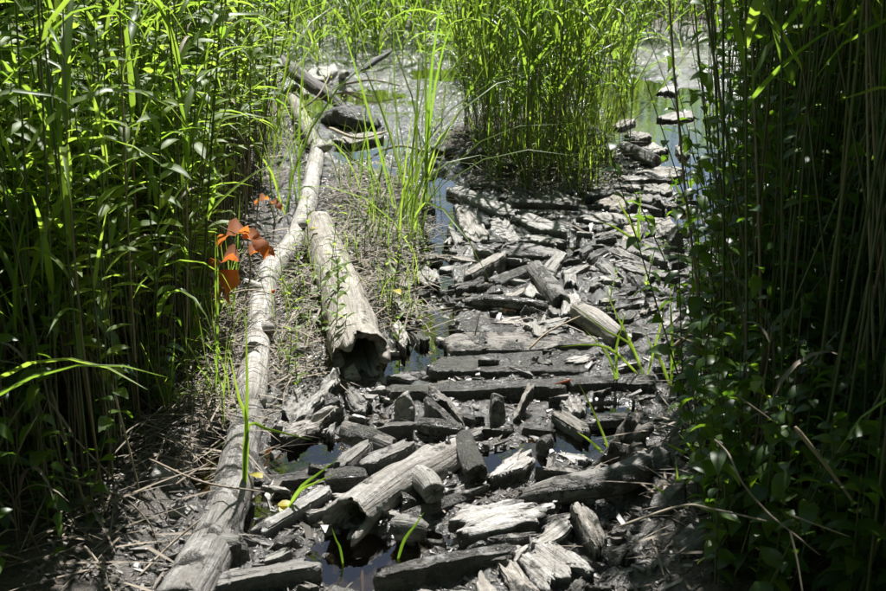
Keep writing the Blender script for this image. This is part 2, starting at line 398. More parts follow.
def spline(P, n):
    P = np.asarray(P, float); m = len(P)
    if m == 2: return np.array([P[0] + (P[1] - P[0]) * t for t in np.linspace(0, 1, n)])
    Q = np.concatenate([[2 * P[0] - P[1]], P, [2 * P[-1] - P[-2]]]); out = []
    for t in np.linspace(0, m - 1 - 1e-9, n):
        i = int(t); u = t - i; p0, p1, p2, p3 = Q[i:i + 4]
        out.append(.5 * ((2 * p1) + (-p0 + p2) * u + (2 * p0 - 5 * p1 + 4 * p2 - p3) * u * u + (-p0 + 3 * p1 - 3 * p2 + p3) * u ** 3))
    return np.array(out)
def tube(P, sides=8, n=None, rough=0.0, seed=0, ends=('solid', 'solid'), flat=1.0, ridge=0.0):
    """P rows x,y,z,r -> vertices, faces, grain of a knobbly limb with broken or hollow ends"""
    P = np.asarray(P, float); n = n or len(P) * 4
    S = spline(P, n); C = S[:, :3]; rad = S[:, 3]
    T = np.gradient(C, axis=0); T /= np.linalg.norm(T, axis=1)[:, None]
    up = np.array([0, 0, 1.0]) if abs(T[0][2]) < .9 else np.array([1.0, 0, 0])
    sl = np.r_[0, np.cumsum(np.linalg.norm(np.diff(C, axis=0), axis=1))]
    V, GR = [], []
    th = np.linspace(0, 2 * math.pi, sides, endpoint=False)
    def ring(i, k, back=0.0, rk=None):
        t = T[i]; a = np.cross(up, t); a /= np.linalg.norm(a); b = np.cross(t, a)
        r = rad[i]
        q = np.c_[np.cos(th) * 1.6, np.sin(th) * 1.6, np.full(sides, sl[i] * 7 + seed)]
        q2 = np.c_[np.cos(th) * 5, np.sin(th) * 5, np.full(sides, sl[i] * 3 + seed)]
        q3 = np.c_[np.cos(th) * r * 40, np.sin(th) * r * 40, np.full(sides, sl[i] * 30 + seed)]
        rr = r * k * (1 + rough * fbm(q, 3, seed) + ridge * fbm(q2, 2, seed + 5) + rough * .35 * fbm(q3, 3, seed + 8))
        jag = 0
        if rk: rr = rr * (1 + .16 * rk * fbm(np.c_[np.cos(th) * 3, np.sin(th) * 3, np.full(sides, seed + 4.)], 3, seed + 6))
        if rk: jag = rk * r * fbm(np.c_[np.cos(th) * 2.2, np.sin(th) * 2.2, np.full(sides, seed + 9.)], 3, seed + 2)
        return C[i] + t * back + (np.cos(th) * rr)[:, None] * a + (np.sin(th) * rr * flat)[:, None] * b + (np.outer(jag, t) if rk else 0)
    rings = []; gu = []
    def put(rg, u): rings.append(rg); gu.append(u)
    r0, r1 = rad[0], rad[-1]
    if ends[0] == 'hollow':
        put(ring(0, .3, .40), .4); put(ring(0, .60, .38), .38); put(ring(0, .62, .07, .6), .06); put(ring(0, .66, .012, 1.3), 0); put(ring(0, .90, -.002, 1.5), 0); put(ring(0, 1.0, .008, 1.4), 0)
    elif ends[0] == 'solid':
        put(ring(0, .25, r0 * .05, .5), .1); put(ring(0, .65, -r0 * .02, .5), .05); put(ring(0, .93, -r0 * .03, .5), .02); put(ring(0, 1.0, r0 * .06, .5), 0)
    else:
        put(ring(0, .15, -r0 * .8), 0); put(ring(0, .6, -r0 * .5), 0)
    for i in range(1, n - 1): put(ring(i, 1.0), sl[i])
    e = n - 1
    if ends[1] == 'hollow':
        put(ring(e, 1.0, -.008, 1.4), sl[e]); put(ring(e, .90, .002, 1.5), sl[e]); put(ring(e, .66, -.012, 1.3), sl[e]); put(ring(e, .62, -.07, .6), sl[e]); put(ring(e, .60, -.38), sl[e]); put(ring(e, .3, -.40), sl[e])
    elif ends[1] == 'solid':
        put(ring(e, 1.0, -r1 * .06, .5), sl[e]); put(ring(e, .93, r1 * .03, .5), sl[e]); put(ring(e, .65, r1 * .02, .5), sl[e]); put(ring(e, .25, -r1 * .05, .5), sl[e])
    else:
        put(ring(e, .6, r1 * .5), sl[e]); put(ring(e, .15, r1 * .8), sl[e])
    V = np.concatenate(rings); nr = len(rings)
    rr_ = np.concatenate([np.c_[np.full(sides, u), np.cos(th) * rad.mean(), np.sin(th) * rad.mean()] for u in gu])
    F = []
    for r in range(nr - 1):
        for k in range(sides): F.append((r * sides + k, r * sides + (k + 1) % sides, (r + 1) * sides + (k + 1) % sides, (r + 1) * sides + k))
    F.append(tuple(range(sides - 1, -1, -1))); F.append(tuple((nr - 1) * sides + k for k in range(sides)))
    return V, F, rr_
def log(name, pts, label, tint=1.0, mud=.3, ref=None, rough=.16, ridge=.06, ends=('solid', 'solid'), flat=1.0, cat='log', parts=(), sides=26, dens=40):
    """pts: picture x, y, height of the axis, radius"""
    SEED[0] += 1
    P = np.array([[*G(px, py, z)[:2], z, r] for px, py, z, r in pts]); base = np.array([P[:, 0].mean(), P[:, 1].mean(), 0.0])
    Q = P.copy(); Q[:, :3] -= base
    ln = np.linalg.norm(np.diff(P[:, :3], axis=0), axis=1).sum()
    V, F, gr = tube(Q, sides, max(12, int(ln * dens)), rough, SEED[0], ends, flat, ridge)
    me = mesh_data(name, V, F, M_WOOD, grain=gr)
    if not parts:
        return finish_wood(link(name, me, loc=base), label, cat, tint, mud, ref)
    root = link(name, None, loc=base); tag(root, label, cat)
    if ref: WOODS.append((base[0], base[1], ref))
    finish_wood(link('trunk', me, root), None, None, tint, mud)
    for (pn, pp) in parts:
        SEED[0] += 1
        pq = np.array([[*(G(px, py, z)[:2] - base[:2]), z, r] for px, py, z, r in pp])
        V, F, gr = tube(pq, 14, 14, .2, SEED[0], ('tip', 'solid'), 1.0, .1)
        finish_wood(link(pn, mesh_data(pn, V, F, M_WOOD, grain=gr), root), None, None, tint, mud)
    return root
def chunk(name, px, py, w, d, h, yaw, label, tint=1.0, mud=.35, ref=None, z=None, seed=None, cuts=9, cat='wood chunk', tilt=(0, 0), namp=.22):
    SEED[0] += 1; sd = seed or SEED[0]; rs = np.random.default_rng(sd)
    bm = bmesh.new(); bmesh.ops.create_icosphere(bm, subdivisions=4, radius=1.0)
    V = np.array([v.co[:] for v in bm.verts]); F = [[v.index for v in f.verts] for f in bm.faces]; bm.free()
    for k in range(cuts):
        nrm = rs.normal(size=3); nrm[2] = abs(nrm[2]) * (.6 if k % 3 else 1.4); nrm /= np.linalg.norm(nrm); dd = rs.uniform(.42, .75)
        s = V @ nrm - dd; V = V - np.where(s > 0, s * .97, 0)[:, None] * nrm
    V = V * np.array([w, d, h]) / np.array([1.35, 1.35, 1.1])
    V += V / (np.linalg.norm(V, axis=1)[:, None] + 1e-9) * (min(w, d) * namp * 1.2 * fbm(np.c_[V[:, 0] * 16, V[:, 1] * 38, V[:, 2] * 30] + sd, 5, sd, .6))[:, None]
    me = mesh_data(name, V, F, M_WOOD, grain=V)
    g = G(px, py, 0.02); zz = (gh(g[0], g[1]) + h * .25) if z is None else z
    o = link(name, me, loc=(g[0], g[1], zz), rot=(tilt[0], tilt[1], yaw))
    return finish_wood(o, label, cat, tint, mud, ref)

# ------------------------------------------------------------------ logs
log('muddy_log', [(178, 612, .04, .056), (205, 560, .04, .058), (226, 510, .036, .054), (240, 455, .03, .050), (250, 412, .02, .045)],
    'thick mud-caked log lying lengthwise at the bottom left of the path', .86, .5, 'the mud-caked log', rough=.2, ridge=.1,
    parts=[('branch_stub', [(214, 548, .05, .04), (232, 545, .055, .028), (241, 543, .06, .02)])])
log('pale_log', [(250, 402, .03, .047), (256, 355, .04, .048), (262, 300, .045, .047), (271, 270, .05, .048), (292, 245, .055, .045), (305, 214, .06, .044), (312, 180, .065, .042), (319, 146, .07, .042)],
    'long pale barkless log curving away along the left verge', 1.22, .28, 'the long pale log', rough=.17, ridge=.05, ends=('tip', 'solid'),
    parts=[('knot', [(262, 330, .05, .03), (270, 328, .085, .022), (273, 327, .09, .014)]), ('knot', [(300, 226, .08, .026), (305, 224, .108, .02), (307, 223, .114, .012)]), ('branch_stub', [(319, 150, .09, .03), (327, 147, .115, .024), (331, 143, .13, .018)]), ('branch_stub', [(262, 290, .08, .022), (250, 284, .10, .016), (243, 280, .11, .010)])])
log('hollow_log', [(317, 222, .07, .060), (325, 246, .075, .074), (340, 290, .08, .080), (352, 330, .083, .087), (361, 359, .085, .092)],
    'fat pale hollow log whose black broken end faces the viewer', 1.2, .16, 'the fat hollow log', rough=.17, ridge=.10, ends=('tip', 'hollow'), flat=.92)
log('broken_log', [(346, 522, .045, .055), (372, 502, .05, .052), (402, 482, .05, .054), (432, 466, .04, .048), (455, 452, .02, .04)],
    'short broken log with hollow end over the puddle and a forked stub', .95, .32, 'the broken forked log', rough=.2, ridge=.12, ends=('hollow', 'solid'),
    parts=[('branch_stub', [(420, 478, .06, .04), (428, 484, .075, .034), (434, 493, .075, .030)])])
log('fallen_limb', [(522, 498, .03, .024), (552, 492, .05, .036), (590, 486, .06, .040), (622, 478, .07, .042), (645, 466, .06, .036)],
    'bowed limb lying crosswise in front of the gnarled stump at right', .75, .3, 'the bowed limb', rough=.18, ridge=.1)
chunk('gnarled_stump', 620, 458, .10, .075, .105, .5,
    'gnarled stump with dark hollows at the right edge of the path', .85, .3, 'the gnarled stump', cuts=5, cat='stump', tilt=(.1, .2), namp=.7)
log('round_billet', [(536, 270, .05, .036), (549, 287, .05, .040), (561, 304, .045, .036)],
    'short round billet pointing at the viewer amid the middle slabs', .78, .35, 'the short round billet', rough=.2, ridge=.12)
log('round_billet', [(577, 312, .05, .038), (597, 324, .05, .042), (620, 340, .035, .036)],
    'pale tapered billet slanting down to the right below the square tile', 1.0, .2, 'the pale tapered billet', rough=.16, ridge=.14)
log('twisted_limb', [(466, 303, .025, .016), (495, 301, .035, .026), (522, 304, .04, .026), (548, 307, .03, .022)],
    'gnarled twisted limb lying crosswise behind the middle planks', .72, .4, 'the twisted limb', rough=.35, ridge=.2)
log('dark_pole', [(512, 204, .05, .022), (545, 205, .05, .022), (578, 207, .045, .020)],
    'dark brown pole lying crosswise before the reed clump', .5, .3, 'the dark pole', rough=.15)
log('dark_branch', [(279, 60, .22, .040), (300, 76, .20, .050), (322, 91, .16, .044), (338, 104, .10, .030), (357, 121, .03, .014)],
    'dark forked branch slanting down across the far end of the pale log', .5, .12, 'the dark slanting branch', rough=.22, ridge=.12)
log('upper_log', [(292, 98, .06, .040), (303, 120, .075, .044), (315, 146, .06, .042)],
    'short grey log butting against the far end of the pale log', .95, .12, 'the short grey log', rough=.14)
log('bark_hump', [(326, 118, .03, .05), (345, 116, .07, .10), (362, 120, .06, .10), (376, 128, .02, .06)],
    'dark humped trunk piece with black underside beyond the pale log', .42, .35, 'the dark humped trunk', rough=.25, ridge=.12, flat=.7)
log('upright_stub', [(342, 76, 0.0, .026), (344, 74, .12, .024), (347, 74, .27, .018)],
    'white upright stub of wood standing in the far mud', 1.35, .0, 'the white upright stub', rough=.12)
log('dark_stick', [(362, 71, .04, .018), (377, 60, .10, .022), (390, 52, .14, .022)],
    'thin dark stick leaning out of the glittering far mud', .35, .3, 'the leaning dark stick', rough=.2)
log('curved_root', [(286, 92, .05, .018), (297, 88, .09, .024), (306, 97, .06, .024)],
    'small curved pale root beside the dark slanting branch', 1.1, .05, 'the small curved root', rough=.2)
log('drift_log', [(624, 147, .05, .036), (640, 155, .05, .042), (656, 162, .045, .034)],
    'short drift log at the near edge of the open water', .8, .25, 'the short drift log', rough=.22, ridge=.14)
log('muddy_billet', [(345, 432, .045, .030), (368, 440, .045, .034), (393, 449, .03, .030)],
    'round muddy billet beside the two upended boards', .72, .35, 'the round muddy billet', rough=.2)
log('muddy_rod', [(403, 519, .02, .018), (432, 509, .025, .020), (466, 497, .02, .018)],
    'thin mud-plastered rod running up to the large pale slab', .6, .8, 'the mud-plastered rod', rough=.25)
log('muddy_billet', [(396, 527, .03, .030), (410, 528, .035, .034), (424, 532, .02, .026)],
    'stubby round billet in the mud right of the puddle', .8, .35, 'the stubby billet', rough=.2)
log('muddy_billet', [(328, 482, .03, .028), (346, 479, .035, .034), (364, 478, .02, .026)],
    'mud-covered billet just left of the hollow broken log', .6, .75, 'the mud-covered billet', rough=.25)
log('muddy_billet', [(420, 424, .03, .022), (440, 428, .035, .026), (460, 431, .03, .022)],
    'small muddy billet in front of the roof-like slabs', .68, .55, 'the small muddy billet', rough=.25)
log('timber_end', [(464, 438, .055, .028), (470, 456, .06, .030), (477, 474, .055, .032)],
    'short timber with its dark cut end towards the viewer', .62, .6, 'the short cut timber', rough=.18)

# ------------------------------------------------------------------ planks and boards (long straight-sided pieces)
bar('timber', (389, 388), (562, 383), .075, .065, .12, 'long straight timber with a black edge right across the path', .55, .75, 'the long black-edged timber', cat='timber')
bar('timber', (570, 381), (652, 378), .07, .055, .11, 'dark timber end continuing the black-edged timber to the right', .5, .7, 'the right-hand timber end', cat='timber')
bar('timber', (438, 364), (584, 359), .15, .045, .10, 'broad mud-coated timber lying crosswise behind the black-edged timber', .6, .72, 'the broad mud-coated timber', cat='timber')
bar('timber', (451, 343), (590, 337), .13, .06, .10, 'wide clean grey plank lying crosswise, middle of the three crosswise timbers', .85, .36, 'the wide grey plank', cat='timber')
bar('plank', (462, 325), (541, 325), .11, .05, .09, 'straight plank with a thin black front edge behind the wide grey plank', .8, .5, 'the thin-edged plank')
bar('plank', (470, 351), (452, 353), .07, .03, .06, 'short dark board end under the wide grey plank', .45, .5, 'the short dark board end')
bar('plank', (379, 573), (512, 546), .045, .075, .14, 'long narrow board standing on edge at the bottom centre', .7, .45, 'the long board on edge', cat='board')
bar('plank', (212, 581), (309, 562), .055, .07, .13, 'grey board standing on edge at the bottom left beside the mud-caked log', .85, .2, 'the grey board on edge', cat='board')
bar('plank', (259, 528), (326, 487), .045, .06, .10, 'slim pale batten slanting up to the right before the pool', .95, .18, 'the slim pale batten', cat='batten')
bar('plank', (340, 462), (366, 441), .04, .10, .14, 'upended board with black side, left of a leaning pair', .75, .15, 'the left upended board', cat='board')
bar('plank', (368, 459), (411, 440), .045, .085, .14, 'upended board with black side, right of a leaning pair', .75, .2, 'the right upended board', cat='board')
bar('plank', (378, 426), (405, 424), .035, .09, .13, 'dark reddish board on edge behind the leaning pair', .5, .2, 'the reddish board on edge', cat='board')
bar('plank', (558, 412), (584, 429), .05, .055, .09, 'little pale plank slanting right beside the blue puddle', .85, .2, 'the little slanting plank')
bar('plank', (592, 418), (640, 415), .06, .045, .08, 'dark wet plank behind the gnarled stump', .5, .7, 'the dark wet plank')
bar('plank', (262, 480), (330, 468), .06, .035, .06, 'mud-smeared plank along the near edge of the weedy pool', .65, .65, 'the mud-smeared plank')
bar('plank', (454, 187), (511, 212), .10, .06, .09, 'grey plank striped with blade shadows at the foot of the reeds', .95, .08, 'the blade-striped plank')
bar('plank', (469, 246), (504, 247), .06, .035, .06, 'slim crosswise plank behind the raised square block', .8, .4, 'the slim crosswise plank')
bar('thin_stick', (458, 241), (528, 241), .016, .05, .03, 'thin straight stick lying crosswise over the middle slabs', .7, .1, 'the thin straight stick', cat='stick')
bar('thin_stick', (515, 408), (530, 395), .016, .10, .05, 'short pale stick poking out of the mud', 1.05, .0, 'the short poking stick', cat='stick', lift=.05)
bar('plank', (594, 187), (638, 186), .09, .05, .07, 'weathered plank lying crosswise right of the reed clump', .95, .2, 'the weathered far plank')
bar('plank', (600, 178), (650, 177), .09, .05, .07, 'narrow pale plank just behind the weathered crosswise one', 1.0, .2, 'the narrow pale plank')

# ------------------------------------------------------------------ flat slabs traced on the ground
S = slab
S('wood_slab', [(451, 515), (468, 507), (502, 502), (524, 501), (538, 504), (558, 499), (541, 512), (539, 518), (508, 529), (478, 534), (461, 529), (457, 522)], .115, .035,
  'largest pale slab with a ragged outline, bottom centre', 1.3, .05, 'the largest pale slab', amp=.009)
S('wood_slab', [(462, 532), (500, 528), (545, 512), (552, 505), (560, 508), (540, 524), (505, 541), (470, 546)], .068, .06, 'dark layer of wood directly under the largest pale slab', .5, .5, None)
S('wood_slab', [(532, 538), (554, 520), (571, 516), (575, 524), (560, 536), (545, 540)], .10, .06, 'pale leaf-shaped slab right of the largest pale slab', 1.2, .08, 'the leaf-shaped slab', tilt=(.1, .1))
S('bent_slab', [(571, 513), (582, 510), (594, 519), (607, 529), (604, 540), (596, 547), (588, 538), (581, 528)], .12, .07, 'bent saddle-shaped slab leaning on the leaf-shaped one', 1.05, .15, 'the saddle-shaped slab', amp=.016, tilt=(-.25, .1))
S('wood_slab', [(515, 551), (534, 540), (560, 544), (586, 561), (594, 572), (571, 574), (547, 585), (534, 576)], .075, .06, 'broad cracked slab lying flat, lower right of centre', 1.0, .22, 'the broad cracked slab', amp=.011)
S('wood_slab', [(496, 559), (509, 556), (526, 572), (543, 592), (515, 600), (509, 583)], .075, .06, 'rough oblong slab left of the broad cracked slab', 1.0, .22, 'the rough oblong slab', amp=.011)
S('wood_slab', [(475, 578), (485, 576), (502, 594), (490, 606), (478, 598)], .05, .05, 'small pale slab cut by the bottom edge of the picture', 1.1, .15, 'the small pale bottom slab')
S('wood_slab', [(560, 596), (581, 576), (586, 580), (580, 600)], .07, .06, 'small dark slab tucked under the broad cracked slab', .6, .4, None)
S('wood_slab', [(487, 476), (503, 460), (521, 450), (532, 452), (535, 459), (526, 467), (505, 473)], .085, .06, 'bright wedge-shaped slab at the right end of the blue puddle', 1.3, .04, 'the bright wedge slab')
S('bark_sheet', [(282, 409), (295, 392), (310, 396), (336, 376), (339, 384), (321, 399), (303, 414)], .10, .04, 'crumpled pale bark sheet in front of the hollow log, upper one', 1.15, .12, 'the upper bark sheet', amp=.026, tilt=(.1, .15), cat='bark')
S('bark_sheet', [(274, 428), (279, 418), (303, 414), (325, 410), (344, 409), (321, 420), (295, 433)], .085, .05, 'crumpled grey bark sheet with torn edge over the weedy pool', 1.05, .15, 'the torn bark sheet', amp=.026, cat='bark')
S('wood_slab', [(344, 393), (352, 389), (373, 401), (367, 406), (352, 404)], .07, .06, 'small slanting slab right of the crumpled bark', .85, .3, 'the small slanting slab', tilt=(-.2, 0))
S('wood_slab', [(424, 400), (435, 394), (452, 397), (469, 414), (461, 417), (447, 403), (436, 401)], .095, .08, 'roof-like slab with bent ridge before the black-edged timber', .8, .3, 'the roof-like slab', amp=.014, tilt=(-.25, 0))
S('wood_slab', [(424, 405), (432, 403), (463, 421), (458, 425)], .075, .08, 'narrow slab leaning below the roof-like one', .7, .45, 'the narrow leaning slab', tilt=(-.2, 0))
S('wood_slab', [(450, 437), (470, 429), (486, 428), (480, 435), (464, 439)], .045, .05, 'flat grey slab left of the blue puddle', .9, .25, 'the flat grey slab')
S('wood_slab', [(560, 400), (579, 396), (587, 410), (570, 412)], .065, .07, 'pale blocky slab behind the little slanting plank', 1.05, .25, 'the pale blocky slab', amp=.012)
S('square_tile', [(563, 293), (583, 292), (579, 314), (561, 316)], .095, .035, 'pale upright square tile of wood in the middle of the path', 1.2, .03, 'the pale square tile', tilt=(.0, .35))
S('square_block', [(465, 271), (484, 259), (500, 251), (506, 255), (490, 264), (471, 275)], .11, .12, 'raised square-edged block with a black right side', .95, .12, 'the raised square block')
S('wood_slab', [(454, 209), (466, 208), (475, 213), (484, 226), (490, 236), (482, 239), (466, 237), (460, 222)], .085, .07, 'ribbed grey slab beside the narrow blue rill', 1.05, .1, 'the ribbed slab', amp=.016)
S('wood_slab', [(511, 216), (531, 213), (550, 220), (565, 226), (567, 233), (535, 227)], .085, .07, 'long pale slab pointing right from the blade-striped plank', 1.05, .08, 'the long pale slab')
S('wood_slab', [(527, 235), (542, 233), (565, 239), (556, 244), (531, 239)], .06, .06, 'lozenge-shaped slab just in front of the long pale slab', 1.0, .2, 'the lozenge slab')
S('wood_slab', [(507, 247), (518, 243), (533, 243), (565, 252), (554, 255), (512, 253)], .05, .06, 'mud-speckled slab behind the raised square block', .9, .35, 'the mud-speckled slab')
S('wood_slab', [(536, 271), (546, 262), (556, 254), (568, 255), (554, 272)], .085, .06, 'grey parallelogram slab above the short round billet', 1.0, .12, 'the parallelogram slab', tilt=(.1, .05))
S('wood_slab', [(447, 284), (462, 281), (478, 277), (484, 282), (462, 288)], .055, .06, 'muddy slab in front of the raised square block', .75, .55, 'the muddy front slab')
S('wood_slab', [(486, 280), (512, 270), (541, 260), (542, 264), (531, 270), (505, 282)], .06, .08, 'slender tapering slab over brown water right of the square block', .75, .45, 'the slender tapering slab')
S('wood_slab', [(419, 254), (437, 252), (439, 257), (421, 259)], .055, .07, 'small crosswise slab left of the narrow rill', .95, .2, 'the small rill slab')
S('wood_slab', [(414, 277), (424, 266), (436, 268), (441, 281), (424, 283)], .06, .07, 'tan five-sided slab on the left bank of the rill', 1.15, .1, 'the five-sided slab')
S('wood_slab', [(447, 227), (452, 226), (463, 238), (455, 243)], .06, .06, 'narrow slab tucked left of the ribbed slab', .95, .15, 'the narrow tucked slab')
S('wood_slab', [(490, 220), (509, 219), (515, 229), (521, 240), (511, 243), (500, 236), (490, 229)], .055, .05, 'smooth rounded slab between the ribbed and the lozenge slab', 1.0, .2, 'the smooth rounded slab')
S('wood_slab', [(546, 202), (566, 195), (581, 199), (570, 203)], .075, .05, 'shadow-dappled slab under the edge of the reed clump', .95, .15, 'the dappled slab')
S('wood_slab', [(594, 201), (619, 193), (638, 194), (632, 207), (611, 209)], .075, .07, 'big lilac-grey slab right of the reed clump', .95, .12, 'the lilac-grey slab')
S('wood_slab', [(579, 217), (604, 213), (637, 214), (642, 218), (602, 221)], .065, .06, 'long thin slab with a black lip in front of the lilac-grey slab', 1.0, .2, 'the black-lipped slab')
S('wood_slab', [(623, 225), (641, 219), (643, 231), (636, 243), (622, 243)], .06, .05, 'bright upright-looking slab left of the right-hand pool', 1.3, .03, 'the bright pool slab')
S('wood_slab', [(616, 245), (626, 240), (656, 244), (667, 261), (659, 261), (628, 250)], .08, .06, 'long grey slab pointing at the dark stump by the pool', .85, .15, 'the pool-side slab')
S('wood_slab', [(614, 262), (630, 260), (656, 268), (680, 274), (652, 276), (624, 268)], .07, .07, 'long brown slab in front of the pool-side slab', .85, .2, 'the long brown slab', amp=.01)
S('wood_slab', [(606, 250), (621, 249), (652, 262), (660, 268), (641, 264)], .055, .05, 'splintered slab between the pool-side and the brown slab', .9, .25, None, amp=.012)
S('wood_slab', [(595, 263), (607, 261), (622, 274), (615, 278)], .06, .05, 'short slanting slab left of the long brown slab', .9, .25, 'the short slanting slab')
S('wood_slab', [(627, 273), (645, 276), (652, 287), (641, 290)], .055, .06, 'rounded muddy slab in front of the long brown slab', .8, .4, 'the rounded muddy slab')
S('wood_slab', [(596, 233), (615, 229), (622, 233), (602, 238)], .05, .06, 'small dark-edged slab left of the bright pool slab', .9, .3, 'the small dark-edged slab')
S('wood_slab', [(652, 218), (670, 216), (676, 225), (660, 234)], .06, .06, 'speckled slab at the left rim of the right-hand pool', .95, .25, 'the speckled rim slab')
S('wood_slab', [(638, 195), (660, 194), (665, 205), (642, 200)], .075, .06, 'brownish slab right of the lilac-grey slab', .75, .15, 'the brownish slab')
S('wood_slab', [(643, 184), (671, 183), (673, 191), (645, 191)], .06, .05, 'pale flat slab beyond the brownish slab', 1.05, .15, 'the pale flat far slab')
S('wood_slab', [(585, 192), (611, 188), (624, 191), (600, 196)], .065, .06, 'brown slab behind the lilac-grey slab', .6, .2, 'the brown far slab')
S('wood_slab', [(561, 273), (587, 264), (592, 267), (570, 276)], .06, .05, 'slim slab right of the parallelogram slab', 1.0, .2, 'the slim right slab')
S('wood_slab', [(574, 250), (590, 243), (594, 248), (583, 254)], .08, .10, 'blackish upturned slab in the middle of the path', .42, .3, 'the blackish upturned slab')
S('wood_slab', [(586, 254), (604, 246), (608, 250), (591, 258)], .075, .09, 'dark tilted slab right of the blackish upturned one', .6, .35, 'the dark tilted slab')
S('wood_slab', [(563, 273), (576, 270), (578, 285), (564, 284)], .065, .05, 'small square slab above the pale square tile', .95, .25, 'the small square slab')
S('wood_slab', [(640, 304), (661, 301), (668, 307), (640, 314)], .06, .06, 'grey slab on the right below the pale leafy sprig', .9, .3, 'the grey sprig slab')
S('wood_slab', [(658, 322), (686, 303), (692, 307), (667, 327)], .07, .06, 'long pale slab slanting into the right-hand reeds', 1.0, .2, 'the slab slanting into the reeds')
S('wood_slab', [(530, 302), (541, 303), (559, 313), (551, 317), (530, 309)], .05, .05, 'rough slab left of the pale square tile', .9, .3, 'the rough tile-side slab')
S('wood_slab', [(537, 321), (566, 317), (568, 324), (545, 328)], .075, .05, 'thin slab lying on the wide grey plank', .95, .2, 'the thin topmost slab')
S('wood_slab', [(502, 294), (516, 289), (525, 286), (525, 291), (515, 298)], .06, .05, 'triangular pale slab behind the twisted limb', 1.15, .12, 'the triangular pale slab')
S('wood_slab', [(523, 294), (530, 281), (537, 286), (544, 295)], .07, .06, 'pointed white slab left of the short round billet', 1.2, .08, 'the pointed white slab')
S('wood_slab', [(523, 325), (534, 319), (547, 317), (547, 331), (539, 335)], .085, .045, 'pale rounded slab resting across the thin-edged plank', 1.1, .1, 'the pale resting slab')
S('wood_slab', [(492, 323), (506, 318), (522, 316), (523, 324)], .065, .05, 'bright dry slab on the thin-edged plank', 1.25, .04, 'the bright dry slab')
S('wood_slab', [(392, 327), (399, 321), (406, 331), (411, 340), (402, 346)], .06, .06, 'white slab beside the right flank of the hollow log', 1.25, .05, 'the white flank slab')
S('wood_slab', [(392, 299), (399, 295), (409, 307), (402, 312)], .06, .05, 'small white slab in the grass right of the hollow log', 1.2, .05, 'the small white slab')
S('wood_slab', [(410, 333), (420, 332), (429, 339), (419, 342)], .035, .05, 'low dark slab sunk at the rim of the mud', .55, .7, 'the low dark slab')
S('wood_slab', [(398, 282), (410, 277), (417, 285), (404, 289)], .06, .06, 'tan rounded slab left of the five-sided slab', 1.1, .1, 'the tan rounded slab')
S('wood_slab', [(303, 77), (312, 67), (335, 63), (338, 69), (322, 80)], .10, .08, 'pale flat slab beside the dark slanting branch far off', 1.3, .02, 'the pale far slab')
S('wood_slab', [(331, 139), (352, 133), (379, 131), (382, 136), (350, 142)], .06, .06, 'grey slab in front of the dark humped trunk', .95, .15, 'the far grey slab')
S('wood_slab', [(613, 125), (624, 119), (634, 117), (636, 121), (622, 127)], .03, .04, 'small slab standing out of the open water', 1.0, .1, 'the small water slab')
S('wood_slab', [(656, 117), (672, 112), (692, 111), (694, 116), (672, 119)], .035, .04, 'dark-lipped slab floating in the open water', .95, .1, 'the dark-lipped water slab')
S('wood_slab', [(656, 90), (668, 85), (680, 87), (676, 92)], .04, .04, 'white slab far back in the open water', 1.35, .0, 'the white water slab')
S('wood_slab', [(624, 133), (640, 130), (652, 135), (636, 139)], .05, .06, 'speckled slab in the shallows left of the open water', .95, .25, 'the shallows slab')
S('wood_slab', [(642, 148), (655, 144), (669, 149), (660, 153)], .05, .05, 'bright slab right of the short drift log', 1.25, .05, 'the bright drift-side slab')
S('wood_slab', [(605, 169), (618, 164), (632, 167), (626, 173)], .05, .06, 'grey slab behind the narrow pale plank', .95, .2, 'the grey back slab')
S('wood_slab', [(636, 171), (660, 166), (684, 168), (680, 175), (650, 176)], .05, .06, 'broad low slab in front of the short drift log', 1.05, .2, 'the broad low slab')
S('wood_slab', [(675, 145), (686, 142), (690, 151), (680, 153)], .05, .05, 'white slab by the water under the right-hand leaves', 1.25, .05, 'the white leaf-side slab')
S('wood_slab', [(655, 222), (672, 229), (690, 232), (676, 238)], .02, .04, 'low wet slab at the foot of the right-hand reeds', .7, .5, None)

# ------------------------------------------------------------------ chunks
K = chunk
K('wood_chunk', 405, 412, .060, .055, .085, .4, 'pale blunt chunk standing before the black-edged timber', 1.0, .15, 'the pale blunt chunk')
K('wood_chunk', 497, 418, .052, .06, .085, -.6, 'pointed tent-shaped chunk in the middle of the mud', .8, .35, 'the tent-shaped chunk')
K('wood_chunk', 447, 462, .048, .05, .085, .1, 'black-faced block with a muddy top right of the broken log', .55, .55, 'the black-faced block')
K('wood_chunk', 546, 444, .036, .05, .065, -.5, 'mud-draped chunk with dark end beside the little slanting plank', .55, .8, 'the mud-draped chunk')
K('wood_chunk', 275, 450, .055, .045, .06, .5, 'lumpy two-knobbed chunk left of the weedy pool', .8, .35, 'the two-knobbed chunk')
K('wood_chunk', 289, 542, .048, .05, .04, .2, 'flat-topped round clod in front of the slim batten', .6, .9, 'the round clod')
K('wood_chunk', 324, 545, .055, .07, .06, 1.2, 'crumbling muddy clod left of the puddle', .6, .95, 'the crumbling clod')
K('wood_chunk', 407, 511, .045, .04, .045, .4, 'dark clod right of the broken log', .55, .9, 'the dark clod')
K('wood_chunk', 236, 558, .06, .04, .045, .5, 'glistening clod beside the mud-caked log', .5, .95, 'the glistening clod')
K('wood_chunk', 246, 538, .04, .03, .03, .3, 'small wet clod between the mud-caked log and slim batten', .55, .9, None)
K('wood_chunk', 176, 517, .035, .03, .04, .8, 'small pale stone-like chunk left of the mud-caked log', 1.0, .2, 'the stone-like chunk')
K('wood_chunk', 163, 490, .07, .05, .05, .2, 'grey flat chunk under the dry twigs at left', .95, .15, 'the grey twig-side chunk')
